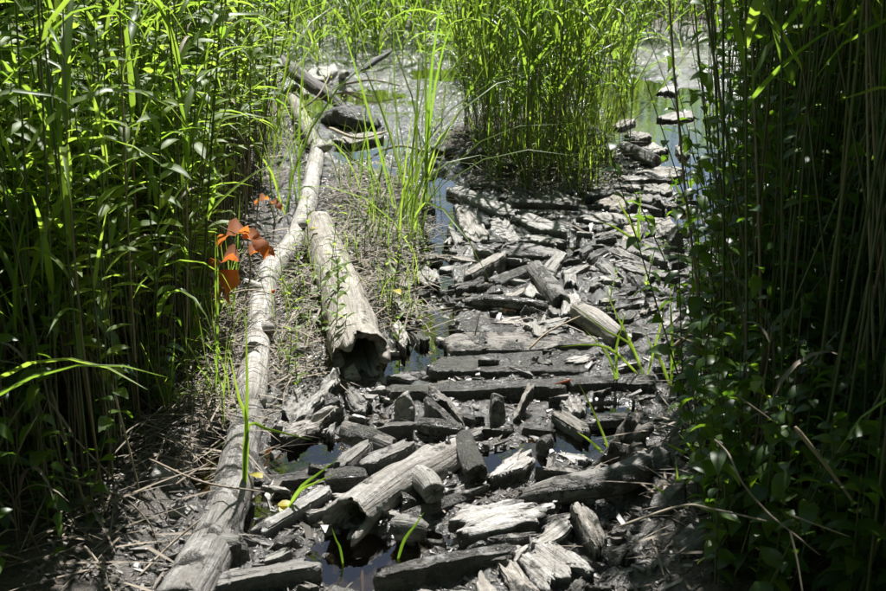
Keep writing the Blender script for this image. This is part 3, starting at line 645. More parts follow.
K('wood_chunk', 226, 364, .055, .05, .06, .2, 'smooth pale chunk left of the long pale log', 1.3, .03, 'the smooth pale chunk')
K('wood_chunk', 251, 384, .05, .04, .05, .2, 'pale chunk half under grass by the near end of the pale log', 1.15, .1, None)
K('wood_chunk', 673, 256, .07, .085, .12, .6, 'dark ribbed stump leaning by the right-hand pool', .5, .2, 'the dark ribbed stump')
K('wood_chunk', 658, 209, .05, .05, .08, .2, 'blackened chunk near the brownish slab', .3, .3, 'the blackened chunk')
K('wood_chunk', 527, 315, .035, .035, .055, .3, 'dark little block leaning behind the pale resting slab', .45, .2, 'the dark little block')
K('wood_chunk', 297, 143, .045, .06, .10, .3, 'white rounded chunk beside the short grey log', 1.35, .02, 'the white rounded chunk')
K('wood_chunk', 318, 302, .06, .05, .06, .3, 'pale chunk between the two pale logs', 1.2, .08, 'the pale chunk between logs')
K('wood_chunk', 300, 352, .05, .05, .05, .6, 'grey chunk in the weeds between the two pale logs', 1.05, .1, None)
K('wood_chunk', 352, 378, .05, .04, .04, .2, 'small pale chunk at the mouth of the hollow log', 1.2, .08, None)
K('wood_chunk', 335, 405, .045, .045, .05, .9, 'knobby dark chunk beside the upper bark sheet', .75, .4, None)
K('wood_chunk', 428, 210, .05, .05, .06, .4, 'dark clod on the left bank of the rill', .6, .6, None)
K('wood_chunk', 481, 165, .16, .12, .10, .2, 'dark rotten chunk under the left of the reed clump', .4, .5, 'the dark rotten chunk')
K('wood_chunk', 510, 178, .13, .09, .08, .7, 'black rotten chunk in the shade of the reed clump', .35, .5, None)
K('wood_chunk', 448, 300, .05, .03, .035, .1, 'low muddy chunk left of the twisted limb', .6, .8, None)
K('wood_chunk', 655, 480, .06, .05, .07, .5, 'shaded grey chunk right of the gnarled stump', .8, .3, None)
K('wood_chunk', 672, 520, .08, .06, .07, .1, 'shaded rounded chunk at the foot of the right bank', .8, .2, None)
K('wood_chunk', 700, 565, .11, .07, .05, .3, 'flat grey chunk in deep shade at bottom right', .9, .2, None)
K('wood_chunk', 620, 560, .05, .05, .05, .3, 'wet glinting clod right of the broad cracked slab', .55, .9, None)

# ------------------------------------------------------------------ small fragments named after what they lie beside
def small_fragments(n):
    used = set(); placed = []
    rs = np.random.default_rng(77); tries = 0
    words = ['small muddy', 'small grey', 'little pale', 'small dark']
    while len(placed) < n and tries < 6000:
        tries += 1
        px = rs.uniform(370, 690); py = 150 + (590 - 150) * rs.uniform() ** .8
        lo = np.interp(py, [150, 250, 380, 480, 591], [430, 405, 385, 250, 250]); hi = np.interp(py, [150, 250, 380, 480, 591], [690, 690, 690, 660, 640])
        px = rs.uniform(lo, hi)
        if ((px - 540) / 85) ** 2 + ((py - 165) / 28) ** 2 < 1: continue
        g = G(px, py, .02)
        if any((g[0] - q[0]) ** 2 + (g[1] - q[1]) ** 2 < .085 ** 2 for q in placed): continue
        if gh(g[0], g[1]) < -.004: continue
        ds = sorted(((x - g[0]) ** 2 + (y - g[1]) ** 2, i) for i, (x, y, r) in enumerate(WOODS))
        if ds[0][0] < .06 ** 2 or ds[0][0] > .5 ** 2: continue
        k = None
        for d, i in ds[:5]:
            x, y, ref = WOODS[i]; dx, dy = g[0] - x, g[1] - y
            rel = ('just right of' if dx > 0 else 'just left of') if abs(dx) > abs(dy) * .6 else ('just behind' if dy > 0 else 'just in front of')
            if (i, rel) not in used: k = (i, rel); break
        if k is None: continue
        used.add(k); placed.append((g[0], g[1]))
        w = int(rs.integers(0, 4)); tint = [.6, .85, 1.15, .5][w]; mud = [.75, .3, .08, .4][w]
        lab = f'{words[w]} wood fragment {k[1]} {WOODS[k[0]][2]}'
        ln = rs.uniform(.04, .15); wd = ln * rs.uniform(.22, .65); yaw = rs.normal(0, .5)
        ph = np.sort(rs.uniform(0, 2 * math.pi, 6)); rr = rs.uniform(.8, 1.1, 6)
        P2 = np.c_[np.cos(ph) * rr * ln / 2, np.sin(ph) * rr * wd / 2]
        P2 = np.c_[P2[:, 0] * math.cos(yaw) - P2[:, 1] * math.sin(yaw), P2[:, 0] * math.sin(yaw) + P2[:, 1] * math.cos(yaw)] + g[:2]
        SEED[0] += 1; zt = max(gh(g[0], g[1]), 0) + rs.uniform(.010, .026)
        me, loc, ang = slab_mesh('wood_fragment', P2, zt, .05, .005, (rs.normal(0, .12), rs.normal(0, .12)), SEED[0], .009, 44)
        finish_wood(link('wood_fragment', me, loc=loc, rot=(0, 0, ang)), lab, 'wood fragment', tint, mud, group='small wood fragments strewn on the path')
small_fragments(190)

# uncountable chips and crumbs of wood trodden into the mud
def chips(n):
    rs = np.random.default_rng(5); cube = np.array([(x, y, z) for x in (-1, 1) for y in (-1, 1) for z in (-1, 1)], float)
    cf = np.array([(0, 1, 3, 2), (4, 6, 7, 5), (0, 4, 5, 1), (2, 3, 7, 6), (0, 2, 6, 4), (1, 5, 7, 3)])
    py = 130 + 480 * rs.uniform(size=n) ** .8; x = rs.uniform(-1.0, 1.15, n)
    y = np.array([G(443, q)[1] for q in py]); keep = (x > left_edge(y) - .1) & (x < right_edge(y) + .1); x, y = x[keep], y[keep]; n = len(x)
    z = ground_h(x, y); keep = z > -.002; x, y, z = x[keep], y[keep], z[keep]; n = len(x)
    V = cube[None] * (1 + .45 * rs.normal(size=(n, 8, 3)) * .5)
    s = rs.lognormal(-5.7, .55, n); dim = np.c_[s * rs.uniform(.8, 2.6, n), s * rs.uniform(.3, .8, n), s * rs.uniform(.15, .5, n)]
    V = V * dim[:, None]; a = rs.uniform(0, 6.28, n); ca, sa = np.cos(a)[:, None], np.sin(a)[:, None]; tl = rs.normal(0, .3, (n, 2))
    V[..., 2] += V[..., 0] * tl[:, :1] + V[..., 1] * tl[:, 1:]
    V = np.stack([V[..., 0] * ca - V[..., 1] * sa + x[:, None], V[..., 0] * sa + V[..., 1] * ca + y[:, None], V[..., 2] + z[:, None] + dim[:, 2:] * .6], -1)
    F = (cf[None] + 8 * np.arange(n)[:, None, None]).reshape(-1, 4)
    o = link('wood_chips', big_mesh('wood_chips', V.reshape(-1, 3), F, M_CHIP_I, smooth=False))
    tag(o, 'crumbs and chips of rotten wood trodden into the mud', 'debris', kind='stuff')
chips(13000)

# ------------------------------------------------------------------ leaves and stems
def leaf_strip(L, w, e0, e1, n=6, fold=.25, prof='reed', twist=0.0, wave=0.0):
    """a blade leaving the origin towards +X, rising at e0 and ending at e1 (degrees); three vertices per station, folded along the midrib"""
    t = np.linspace(0, 1, n + 1); e = np.radians(e0 + (e1 - e0) * t ** 1.2)
    x = np.r_[0, np.cumsum(np.cos((e[1:] + e[:-1]) / 2) * L / n)]; z = np.r_[0, np.cumsum(np.sin((e[1:] + e[:-1]) / 2) * L / n)]
    if prof == 'reed': ww = w * np.minimum(1, .45 + t * 5) * np.clip(1 - t ** 2.2, .02, 1)
    elif prof == 'lance': ww = w * np.maximum(np.sin(math.pi * np.clip(t * .97 + .02, 0, 1) ** .8), .05)
    else: ww = w * np.maximum(np.sin(math.pi * np.clip(t * .96 + .03, 0, 1) ** .62), .06)
    V = []
    for i in range(n + 1):
        tw = twist * t[i]; c, s = math.cos(tw), math.sin(tw)
        nx, nz = -math.sin(e[i]), math.cos(e[i])
        for side in (-1, 0, 1):
            a = side * ww[i] * .5; up = abs(side) * ww[i] * fold + wave * math.sin(t[i] * 9 + side) * ww[i] * abs(side)
            yy, uu = a * c - up * s, a * s + up * c
            V.append((x[i] + nx * uu, yy, z[i] + nz * uu))
    F = []
    for i in range(n):
        b = i * 3; F += [(b, b + 1, b + 4, b + 3), (b + 1, b + 2, b + 5, b + 4)]
    return np.array(V), np.array(F)
def stem_strip(n=6, sides=4, bend=.06, taper=.45):
    """unit stem 1 m tall with 1 mm-scaled girth: x,y are scaled by radius, bend stays along +X in units of height"""
    th = np.linspace(0, 2 * math.pi, sides, endpoint=False); V, F = [], []
    for i in range(n + 1):
        t = i / n; r = 1 - (1 - taper) * t
        for a in th: V.append((math.cos(a) * r, math.sin(a) * r, t))
    for i in range(n):
        for k in range(sides): F.append((i * sides + k, i * sides + (k + 1) % sides, (i + 1) * sides + (k + 1) % sides, (i + 1) * sides + k))
    return np.array(V), np.array(F)
REED_T = [leaf_strip(L, w, e0, e1, 6, f, 'reed', tw) for L, w, e0, e1, f, tw in [
    (.42, .021, 68, 30, .22, .3), (.50, .026, 60, -25, .25, -.4), (.36, .018, 72, 48, .2, .2), (.56, .030, 68, -55, .25, .5),
    (.32, .016, 58, 5, .25, -.3), (.44, .020, 78, 55, .2, .6), (.40, .022, 66, -80, .22, -.6)]]
HERB_T = [leaf_strip(L, w, e0, e1, 4, .16, 'lance', tw) for L, w, e0, e1, tw in [
    (.09, .026, 35, -12, .3), (.105, .029, 20, -30, -.3), (.075, .024, 48, 10, .2), (.065, .022, 30, -25, .5), (.11, .031, 28, -8, -.1)]]
VINE_T = [leaf_strip(L, w, e0, e1, 4, .12, 'ovate', tw) for L, w, e0, e1, tw in [
    (.052, .033, 15, -35, .3), (.060, .036, 5, -55, -.4), (.042, .029, 30, -15, .4), (.064, .033, -10, -65, .2)]]
GRASS_T = [leaf_strip(L, w, e0, e1, 5, .2, 'reed', tw) for L, w, e0, e1, tw in [
    (.58, .0075, 86, 62, .4), (.68, .009, 82, 30, -.4), (.48, .007, 84, 70, .2), (.74, .009, 80, -10, .5), (.66, .008, 88, 78, .8), (.54, .0075, 78, -40, .3)]]
STEM_T = stem_strip()

def quat_mats(yaw, lean, ldir):
    """rotation: yaw about z, then lean by 'lean' radians towards heading ldir"""
    cy, sy = np.cos(yaw), np.sin(yaw); o = np.zeros_like(yaw); i = np.ones_like(yaw)
    Rz = np.stack([np.stack([cy, -sy, o], -1), np.stack([sy, cy, o], -1), np.stack([o, o, i], -1)], 1)
    ax = np.stack([-np.sin(ldir), np.cos(ldir), o], -1); c, s = np.cos(lean), np.sin(lean); C = 1 - c
    x, y, z = ax.T
    Rl = np.stack([np.stack([c + x * x * C, x * y * C - z * s, x * z * C + y * s], -1), np.stack([y * x * C + z * s, c + y * y * C, y * z * C - x * s], -1), np.stack([z * x * C - y * s, z * y * C + x * s, c + z * z * C], -1)], 1)
    return Rl @ Rz
class Mass:
    def __init__(self): self.V, self.F, self.M, self.n = [], [], [], 0
    def add(self, T, loc, rot, scl, mi):
        V, F = T; k = len(loc)
        if k == 0: return
        W = np.einsum('kij,kvj->kvi', rot, V[None] * scl[:, None, :]) + loc[:, None, :]
        self.V.append(W.reshape(-1, 3)); self.F.append((F[None] + (self.n + len(V) * np.arange(k))[:, None, None]).reshape(-1, 4))
        self.M.append(np.full(k * len(F), mi, np.int32)); self.n += k * len(V)
    def build(self, name, mats, label, cat='plants'):
        me = big_mesh(name, np.concatenate(self.V), np.concatenate(self.F), mats[0])
        for m in mats[1:]: me.materials.append(m)
        me.polygons.foreach_set('material_index', np.concatenate(self.M))
        o = link(name, me); tag(o, label, cat, kind='stuff'); return o
def scatter(n, x0, x1, y0, y1, test, rs):
    x = rs.uniform(x0, x1, n); y = rs.uniform(y0, y1, n); k = test(x, y); return x[k], y[k]
def mass_plants(ms, x, y, h, rs, T, per, zlo, zhi, rad, lscale, lean=.08, dens_mi=(0, 1), dead=0.0, droop=.15):
    n = len(x)
    if n == 0: return
    z = ground_h(x, y) - .02; yaw = rs.uniform(0, 6.28, n); ln = np.abs(rs.normal(0, lean, n)); ld = rs.uniform(0, 6.28, n)
    rot = quat_mats(yaw, ln, ld); base = np.c_[x, y, z]
    ms.add(STEM_T, base, rot, np.c_[np.full(n, rad), np.full(n, rad), h], dens_mi[0])
    for j in range(per):
        f = zlo + (zhi - zlo) * (j + rs.uniform(0, 1, n)) / per
        keep = rs.uniform(size=n) > dead
        p = base + rot[:, :, 2] * (h * f)[:, None]
        ty = rs.integers(0, len(T), n); ya = yaw + j * 2.6 + rs.normal(0, .5, n)
        lr = quat_mats(ya, np.abs(rs.normal(0, droop, n)), rs.uniform(0, 6.28, n))
        sc = lscale * rs.uniform(.7, 1.25, n) * (1 - .35 * np.maximum(f - .6, 0))
        for q in range(len(T)):
            kk = keep & (ty == q); ms.add(T[q], p[kk], lr[kk], np.repeat(sc[kk][:, None], 3, 1), dens_mi[1])

# ------------------------------------------------------------------ single plants, each leaf a part
def data_of(Ts, nm, mat): return [mesh_data(nm, V, F, mat) for V, F in Ts]
D_REED, D_HERB, D_VINE, D_GRASS = data_of(REED_T, 'reed_leaf', M_REED), data_of(HERB_T, 'herb_leaf', M_HERB), data_of(VINE_T, 'broad_leaf', M_VINE), data_of(GRASS_T, 'grass_blade', M_REED)
def stem_mesh(h, r, bend, mat, rs, sides=5):
    a = rs.uniform(0, 6.28); P = [(math.cos(a) * bend * t * t * h, math.sin(a) * bend * t * t * h, t * h, r * (1 - .5 * t)) for t in (0, .33, .66, 1)]
    V, F, g = tube(P, sides, 7, .02, 1, ('tip', 'tip')); return mesh_data('stem', V, F, mat), (lambda f: (math.cos(a) * bend * f * f * h, math.sin(a) * bend * f * f * h, f * h))
def proto(name, h, r, nl, D, zlo, zhi, rs, mat=None, lsc=1.0, pair=False, bend=.08, droop=.15, spread=.5):
    root = link(name, None); me, at = stem_mesh(h, r, bend, mat or M_STEM, rs); link('stem', me, root)
    y0 = rs.uniform(0, 6.28)
    for j in range(nl):
        f = zlo + (zhi - zlo) * (j + .5) / nl
        ya = y0 + (j // 2 * 1.5708 + (j % 2) * math.pi if pair else j * math.pi + rs.normal(0, spread))
        if pair: f = zlo + (zhi - zlo) * (j // 2 + .5) / (nl / 2)
        link('leaf', D[int(rs.integers(len(D)))], root, at(f), (rs.normal(0, droop), rs.normal(0, droop), ya), float(lsc * rs.uniform(.75, 1.2) * (1 - .35 * max(f - .65, 0))))
    return root
rs = np.random.default_rng(3)
P_REED = [proto('reed_plant', h, .0042, nl, D_REED, .22, .97, rs, M_STEM if i % 3 else M_STRAW, 1.0) for i, (h, nl) in enumerate([(1.5, 7), (1.8, 8), (1.3, 7), (2.0, 8), (1.65, 7)])]
P_REED_TALL = [proto('reed_plant', h, .0045, nl, D_REED, .60, .98, rs, M_STEM if i % 2 else M_STRAW, 1.0) for i, (h, nl) in enumerate([(1.9, 7), (2.2, 8), (2.4, 8), (2.0, 7)])]
P_HERB = [proto('leafy_herb', h, .0035, nl, D_HERB, .38, .99, rs, M_STEM if i % 2 else M_STRAW, 1.0, True, .07) for i, (h, nl) in enumerate([(1.0, 24), (1.15, 26), (.9, 22), (1.05, 26)])]
P_VINE = [proto('broadleaf_shoot', h, .003, nl, D_VINE, .15, 1.0, rs, M_STEM, 1.0, False, .14, .3, 1.2) for h, nl in [(1.1, 14), (.8, 12), (1.35, 16), (.6, 10)]]
P_SEED = [proto('weed_seedling', h, .002, nl, D_HERB, .25, 1.0, rs, M_STEM, sc, True, .1) for h, nl, sc in [(.16, 8, .55), (.28, 14, .5), (.38, 20, .5)]]
PROTOS = P_REED + P_REED_TALL + P_HERB + P_VINE + P_SEED
used_proto = set()
def plant(protos, x, y, rs, label, cat, group, s=(.85, 1.15), z=None, lean=.07, i=None):
    p = protos[int(rs.integers(len(protos))) if i is None else i]
    if p.name not in used_proto: used_proto.add(p.name); o = p
    else: o = copy_tree(p)
    o.location = (x, y, (gh(x, y) if z is None else z) - .01); o.rotation_euler = (rs.normal(0, lean), rs.normal(0, lean), rs.uniform(0, 6.28)); k = float(rs.uniform(*s)); o.scale = (k, k, k)
    return tag(o, label, cat, group, 'thing')

# which proto stands on a dry straw-coloured stem
def stem_word(o): return 'straw-stemmed' if any(c.name.startswith('stem') and c.data.materials[0] is M_STRAW for c in o.children) else 'green-stemmed'
def zone(v, cuts, words):
    for c, w in zip(cuts, words):
        if v < c: return w
    return words[-1]
# left verge: reeds and leafy herbs one can tell apart
k = 0
while k < 66:
    y = rs.uniform(2.5, 7.6); off = .03 + abs(rs.normal(0, .42)); x = float(left_edge(y)) - off
    if x < -.46 * y + .02: continue
    if 3.2 < y < 5.6 and -1.5 < x and rs.uniform() < .72: continue
    if y < 3.3 and rs.uniform() < .5: continue
    o = plant(P_REED, x, y, rs, 'x', 'reed', 'reeds of the left stand', (.85, 1.1))
    o['label'] = f"{stem_word(o)} reed {zone(off, [.12, .25, .45], ['on the outer rim', 'at the front edge', 'just inside', 'deep inside'])} of the left stand, {zone(y, [3.4, 4.8], ['nearest the viewer', 'beside the pale log', 'towards the far end'])}"; k += 1
for k in range(110):
    y = rs.uniform(2.9, 5.7); off = .02 + abs(rs.normal(0, .36)); x = float(left_edge(y)) - off
    o = plant(P_HERB, x, y, rs, 'x', 'herb', 'leafy herbs of the left stand', (.85, 1.2), lean=.12)
    o['label'] = f"{stem_word(o)} herb with narrow lit leaves {zone(off, [.12, .25, .45], ['on the outer rim', 'at the front edge', 'just inside', 'deep inside'])} of the left stand, {zone(y, [3.3, 3.8, 4.3, 4.9], ['nearest', 'near', 'middle', 'far', 'farthest'])} part"
# right stand
k = 0
while k < 92:
    y = rs.uniform(2.5, 7.0); off = .02 + abs(rs.normal(0, .42)) + max(0, 3.5 - y) * .2; x = float(right_edge(y)) + off
    if x > .42 * y + .1: continue
    o = plant(P_REED_TALL, x, y, rs, 'x', 'reed', 'reeds of the right stand', (.9, 1.2), lean=.11)
    o['label'] = f"{stem_word(o)} shaded reed {zone(off, [.12, .25, .45], ['on the outer rim', 'at the path edge', 'just inside', 'deep inside'])} of the right stand, {zone(y, [3.4, 4.8], ['nearest the viewer', 'beside the middle slabs', 'beside the open water'])}"; k += 1
for k in range(105):
    y = rs.uniform(2.3, 5.6); off = .02 + abs(rs.normal(0, .35)) + max(0, 3.2 - y) * .25; x = float(right_edge(y)) + off
    o = plant(P_VINE, x, y, rs, 'x', 'shoot', 'broad-leaved shoots of the right stand', (.28, .5) if y < 3.1 else (.5, 1.0), lean=.07, i=(3 if y < 3.1 else None))
    o['label'] = f"dark broad-leaved shoot {zone(off, [.1, .22, .4], ['spilling over the path edge', 'on the outer rim', 'twining inside', 'deep inside'])} of the right stand, {zone(y, [2.7, 3.1, 3.6, 4.2, 4.8], ['in the bottom corner', 'nearest the viewer', 'beside the gnarled stump', 'beside the timbers', 'beside the middle slabs', 'beside the far slabs'])}"
for k in range(18):
    y = rs.uniform(2.3, 4.4); off = .02 + abs(rs.normal(0, .25)); x = float(left_edge(y)) - off
    o = plant(P_VINE, x, y, rs, 'x', 'shoot', 'broad-leaved shoots of the left stand', (.3, .55), lean=.08, i=(3 if y < 3.2 else None))
    o['label'] = f"broad-leaved shoot {zone(off, [.2], ['on the outer rim', 'inside'])} of the left stand, {zone(y, [3.0, 3.7], ['in the dark bottom corner', 'behind the mud-caked log', 'beside the pale log'])}"
# the clump in the middle
for k in range(122):
    a = rs.uniform(0, 6.28); q = math.sqrt(rs.uniform()) * (1 + .18 * math.sin(3 * a + 1)); x = .56 + .50 * q * math.cos(a); y = 6.95 + .9 * q * math.sin(a)
    o = plant(P_REED, x, y, rs, 'x', 'reed', 'reeds of the middle clump', (.45, 1.0), lean=.19)
    o['label'] = f"{stem_word(o)} bright reed in the {zone(y, [6.5, 6.9, 7.3], ['front rim', 'front half', 'back half', 'back rim'])} of the mid-path clump, {zone(x, [.25, .42, .58, .75], ['far left', 'left side', 'centre', 'right side', 'far right'])}"

# uncountable reeds, herbs and grass behind and between
ms = Mass()
x, y = scatter(1700, -4.5, -.8, 2.2, 9.5, lambda x, y: (x < left_edge(y) - .15) & ~((y > 3.0) & (y < 5.8) & (x > -1.4) & (rng.uniform(size=len(x)) < .85)), rs)
mass_plants(ms, x, y, rs.uniform(1.3, 2.2, len(x)), rs, REED_T, 9, .15, .98, .004, 1.0)
x, y = scatter(1100, -3.2, -1.3, 2.6, 7.0, lambda x, y: x < left_edge(y) - .55, rs)
mass_plants(ms, x, y, rs.uniform(1.7, 2.7, len(x)), rs, REED_T, 9, .12, .98, .004, 1.1)
x, y = scatter(700, -4.5, -.9, -1.5, 2.4, lambda x, y: x < -1.25, rs)
mass_plants(ms, x, y, rs.uniform(1.6, 2.3, len(x)), rs, REED_T, 9, .1, .98, .004, 1.1)
ms.build('reed_bed', [M_STEM_I, M_REED_I], 'dense green reed bed filling the left bank behind the first stems', 'reed bed')
ms = Mass()
x, y = scatter(640, -2.2, -.75, 2.8, 6.2, lambda x, y: x < left_edge(y) - .06, rs)
mass_plants(ms, x, y, rs.uniform(.75, 1.3, len(x)), rs, HERB_T, 24, .30, .99, .003, 1.0, .1)
x, y = scatter(700, -2.2, -.75, 2.6, 6.5, lambda x, y: x < left_edge(y) - .04, rs)
mass_plants(ms, x, y, rs.uniform(.6, 1.2, len(x)), rs, REED_T, 2, .5, .98, .0032, .6, .1)
ms.build('herb_thicket', [M_STEM_I, M_HERB_I], 'thicket of bright narrow-leaved herbs and bare stems on the left bank', 'thicket')
ms = Mass()
x, y = scatter(2300, .7, 4.5, 2.0, 9.0, lambda x, y: x > right_edge(y) + .06, rs)
mass_plants(ms, x, y, rs.uniform(1.8, 3.0, len(x)), rs, REED_T, 12, .52, .98, .0042, 1.1, .13)
x, y = scatter(700, .9, 4.5, -1.5, 2.4, lambda x, y: x > 1.1, rs)
mass_plants(ms, x, y, rs.uniform(1.6, 2.4, len(x)), rs, REED_T, 9, .1, .98, .004, 1.1)
x, y = scatter(900, -2.0, 2.0, -3.5, -.9, lambda x, y: x < 9, rs)  # tall reeds added behind the camera, across the path, to block sky light
mass_plants(ms, x, y, rs.uniform(2.2, 3.2, len(x)), rs, REED_T, 12, .1, .98, .004, 1.2)
ms.build('reed_bed', [M_STEM_I, M_REED_I], 'dense shaded reed bed filling the right bank behind the first stems, plus added unseen reeds', 'reed bed')
ms = Mass()
x, y = scatter(2000, .6, 2.8, 2.1, 6.0, lambda x, y: x > right_edge(y) + .0, rs)
mass_plants(ms, x, y, np.minimum(rs.uniform(.4, 1.6, len(x)), np.where(y < 3.0, .45, 2.0)), rs, VINE_T, 18, .1, .99, .0028, 1.1, .2, droop=.4)
x, y = scatter(90, -1.6, -.75, 2.2, 4.2, lambda x, y: x < left_edge(y) - .03, rs)
mass_plants(ms, x, y, rs.uniform(.25, .75, len(x)), rs, VINE_T, 14, .1, .99, .0028, 1.05, .2, droop=.35)
ms.build('creeper_thicket', [M_STEM_I, M_VINE_I], 'tangle of dark broad leaves climbing through the reeds of both banks', 'thicket')
ms = Mass()
x, y = scatter(170, .1, 1.1, 6.0, 8.2, lambda x, y: ((x - .5) / .42) ** 2 + ((y - 7.1) / .9) ** 2 < 1, rs)
mass_plants(ms, x, y, rs.uniform(.5, 1.5, len(x)), rs, REED_T, 6, .2, .98, .003, .75, .16)
ms.build('reed_clump', [M_STEM_I, M_REED_I], 'inner stems and blades of the sunlit reed clump in mid path', 'reed clump')
ms = Mass()
def far_ok(x, y): return ((y > 10.2 + .45 * np.sin(x * 2.3) + .3 * np.sin(x * 5.1)) & ~((x > 1.15) & (x < 2.8) & (y < 10.9))) | ((x > -1.2) & (x < .4) & (y > 9.4) & (np.sin(x * 9) * np.cos(y * 7) > .2)) | ((x < left_edge(y) - .1) & (y > 7.5)) | ((x > right_edge(y) + .2) & (y > 9.6) & (x > 2.8)) | ((np.abs(x - .75) < .7) & (y > 8.6))
x, y = scatter(6500, -7, 8, 7.5, 18, far_ok, rs)
mass_plants(ms, x, y, np.where(y < 11, .6, 1.0) * rs.uniform(.5, 1.3, len(x)), rs, REED_T, 8, .06, .98, .0035, .85, .12)
x, y = scatter(2500, -22, 24, 18, 45, lambda x, y: y > 0, rs)
mass_plants(ms, x, y, rs.uniform(1.2, 2.0, len(x)), rs, REED_T, 5, .1, .98, .008, 2.0, .1)
ms.build('far_grass', [M_STEM_I, M_REED_I], 'bright green reed grass beyond the end of the muddy path', 'grass')

# dry litter of straw on the banks and between the logs
def litter(n):
    r2 = np.random.default_rng(9)
    py = 110 + 500 * r2.uniform(size=n) ** .9; y = np.array([G(443, q)[1] for q in py]); x = r2.uniform(-2.2, 2.2, n)
    k = ((verge_amount(x, y) > .35) & ((y > 3.4) | (r2.uniform(size=n) < .45))) | (r2.uniform(size=n) < .02); x, y = x[k], y[k]; m = len(x)
    T = leaf_strip(1.0, .05, 4, -4, 4, .1, 'reed')
    z = ground_h(x, y) + np.abs(r2.normal(0, .018, m)) + .004
    mm = Mass(); L = r2.uniform(.06, .35, m)
    mm.add(T, np.c_[x, y, z], quat_mats(r2.uniform(0, 6.28, m), np.abs(r2.normal(0, .16, m)), r2.uniform(0, 6.28, m)), np.c_[L, r2.uniform(.06, .22, m), L], 0)
    mm.build('straw_litter', [M_STRAW_I], 'dry straw and broken stems littering the banks', 'litter')
litter(9000)
def litter_patch(n, name, region, label, seed, dark=False):
    r2 = np.random.default_rng(seed); px = r2.uniform(region[0], region[1], n); py = r2.uniform(region[2], region[3], n)
    P = np.array([G(a, b, .03)[:2] for a, b in zip(px, py)]); x, y = P.T; z = ground_h(x, y) + np.abs(r2.normal(0, .02, n)) + .004
    mm = Mass(); L = r2.uniform(.05, .28, n); T = leaf_strip(1.0, .05, 6, -6, 4, .1, 'reed')
    mm.add(T, np.c_[x, y, z], quat_mats(r2.uniform(0, 6.28, n), np.abs(r2.normal(0, .25, n)), r2.uniform(0, 6.28, n)), np.c_[L, r2.uniform(.05, .16, n), L], 0)
    mm.build(name, [M_STRAW_I], label, 'litter')
litter_patch(900, 'straw_litter', (330, 425, 165, 330), 'matted dry straw between the hollow log and the rill', 21)
litter_patch(420, 'straw_litter', (262, 335, 255, 385), 'dry straw caught between the two pale logs', 22)
litter_patch(900, 'straw_litter', (470, 615, 140, 190), 'dead straw heaped at the foot of the reed clump', 23)
litter_patch(900, 'straw_litter', (140, 243, 270, 470), 'dry straw along the left flank of the pale log', 24)
# dead stalks, leaning and snapped, that make the banks untidy
ms = Mass()
for (sgn, edge) in ((-1, left_edge), (1, right_edge)):
    nk = 220 if sgn < 0 else 110
    y = rs.uniform(2.4, 6.0, nk); x = edge(y) + sgn * (.08 + np.abs(rs.normal(.05, .3, nk))); h = rs.uniform(.3, 1.2, nk) * np.where(y < 3.5, .55, 1.0)
    mass_plants(ms, x, y, h, rs, REED_T, 2, .3, .95, .0034, .5, .30 if sgn < 0 else .16, (0, 0), dead=.4)
ms.build('dead_stalks', [M_STRAW_I], 'dead leaning stalks tangled along both banks', 'dead stalks')
# low fresh grass and weeds on the bare strips
ms = Mass()
for (n_, reg, h0, h1) in [(34, (345, 425, 170, 330), .08, .24), (16, (275, 330, 260, 380), .06, .18), (90, (475, 610, 150, 192), .15, .55), (34, (150, 235, 260, 440), .08, .35), (40, (255, 330, 60, 180), .12, .4)]:
    P = np.array([G(rs.uniform(reg[0], reg[1]), rs.uniform(reg[2], reg[3]), .02)[:2] for _ in range(n_)])
    mass_plants(ms, P[:, 0], P[:, 1], rs.uniform(h0, h1, n_), rs, GRASS_T, 4, .0, .5, .0015, .42 * (h1 / .34) ** .7, .2)
    mass_plants(ms, P[:, 0] + .03, P[:, 1] + .02, rs.uniform(h0, h1, n_) * .7, rs, HERB_T, 6, .1, .98, .0013, .38, .2)
ms.build('low_growth', [M_STEM_I, M_HERB_I], 'low grass and seedlings sprouting on the strips beside the logs', 'ground cover')

# ------------------------------------------------------------------ single grasses, sprigs and twigs of the foreground
def blade_through(name, pts, w, mat, parent=None, fold=.2):
    """a grass blade through world points"""
    S_ = spline(np.asarray(pts, float), 9); T_ = np.gradient(S_, axis=0); T_ /= np.linalg.norm(T_, axis=1)[:, None]
    V = []
    for i, (p, t) in enumerate(zip(S_, T_)):
        u = i / 8; ww = w * min(1, .4 + u * 4) * max(.04, 1 - u ** 2.5)
        sd = np.cross(t, np.array([0.25, -.9, .35])); sd /= np.linalg.norm(sd) + 1e-9; nn = np.cross(sd, t)
        V += [p - sd * ww / 2 + nn * ww * fold, p, p + sd * ww / 2 + nn * ww * fold]
    F = []
    for i in range(8):
        b = i * 3; F += [(b, b + 1, b + 4, b + 3), (b + 1, b + 2, b + 5, b + 4)]
    return mesh_data(name, V, F, mat)
def shoot(base, blades, label, group=None, mat=None, w=.010):
    """base: picture foot of the plant; blades: lists of (picture x, y, forward shift in metres) from foot to tip"""
    b = G(*base, .02); b[2] = max(gh(b[0], b[1]), 0) - .01
    root = link('grass_shoot', None, loc=b); tag(root, label, 'grass', group, 'thing')
    for bl in blades:
        pts = [np.zeros(3)] + [at_depth(px, py, b[1] + dy) - b for px, py, dy in bl]
        link('blade', blade_through('blade', pts, w, mat or M_REED), root)
    return root
shoot((243, 500), [[(247, 428, 0), (238, 395, -.02), (229, 350, -.05)], [(246, 430, 0), (247, 375, 0), (245, 300, .02)], [(247, 428, .02), (270, 430, -.05), (312, 440, -.1)]], 'tall two-bladed grass shoot beside the mud-caked log', w=.011)
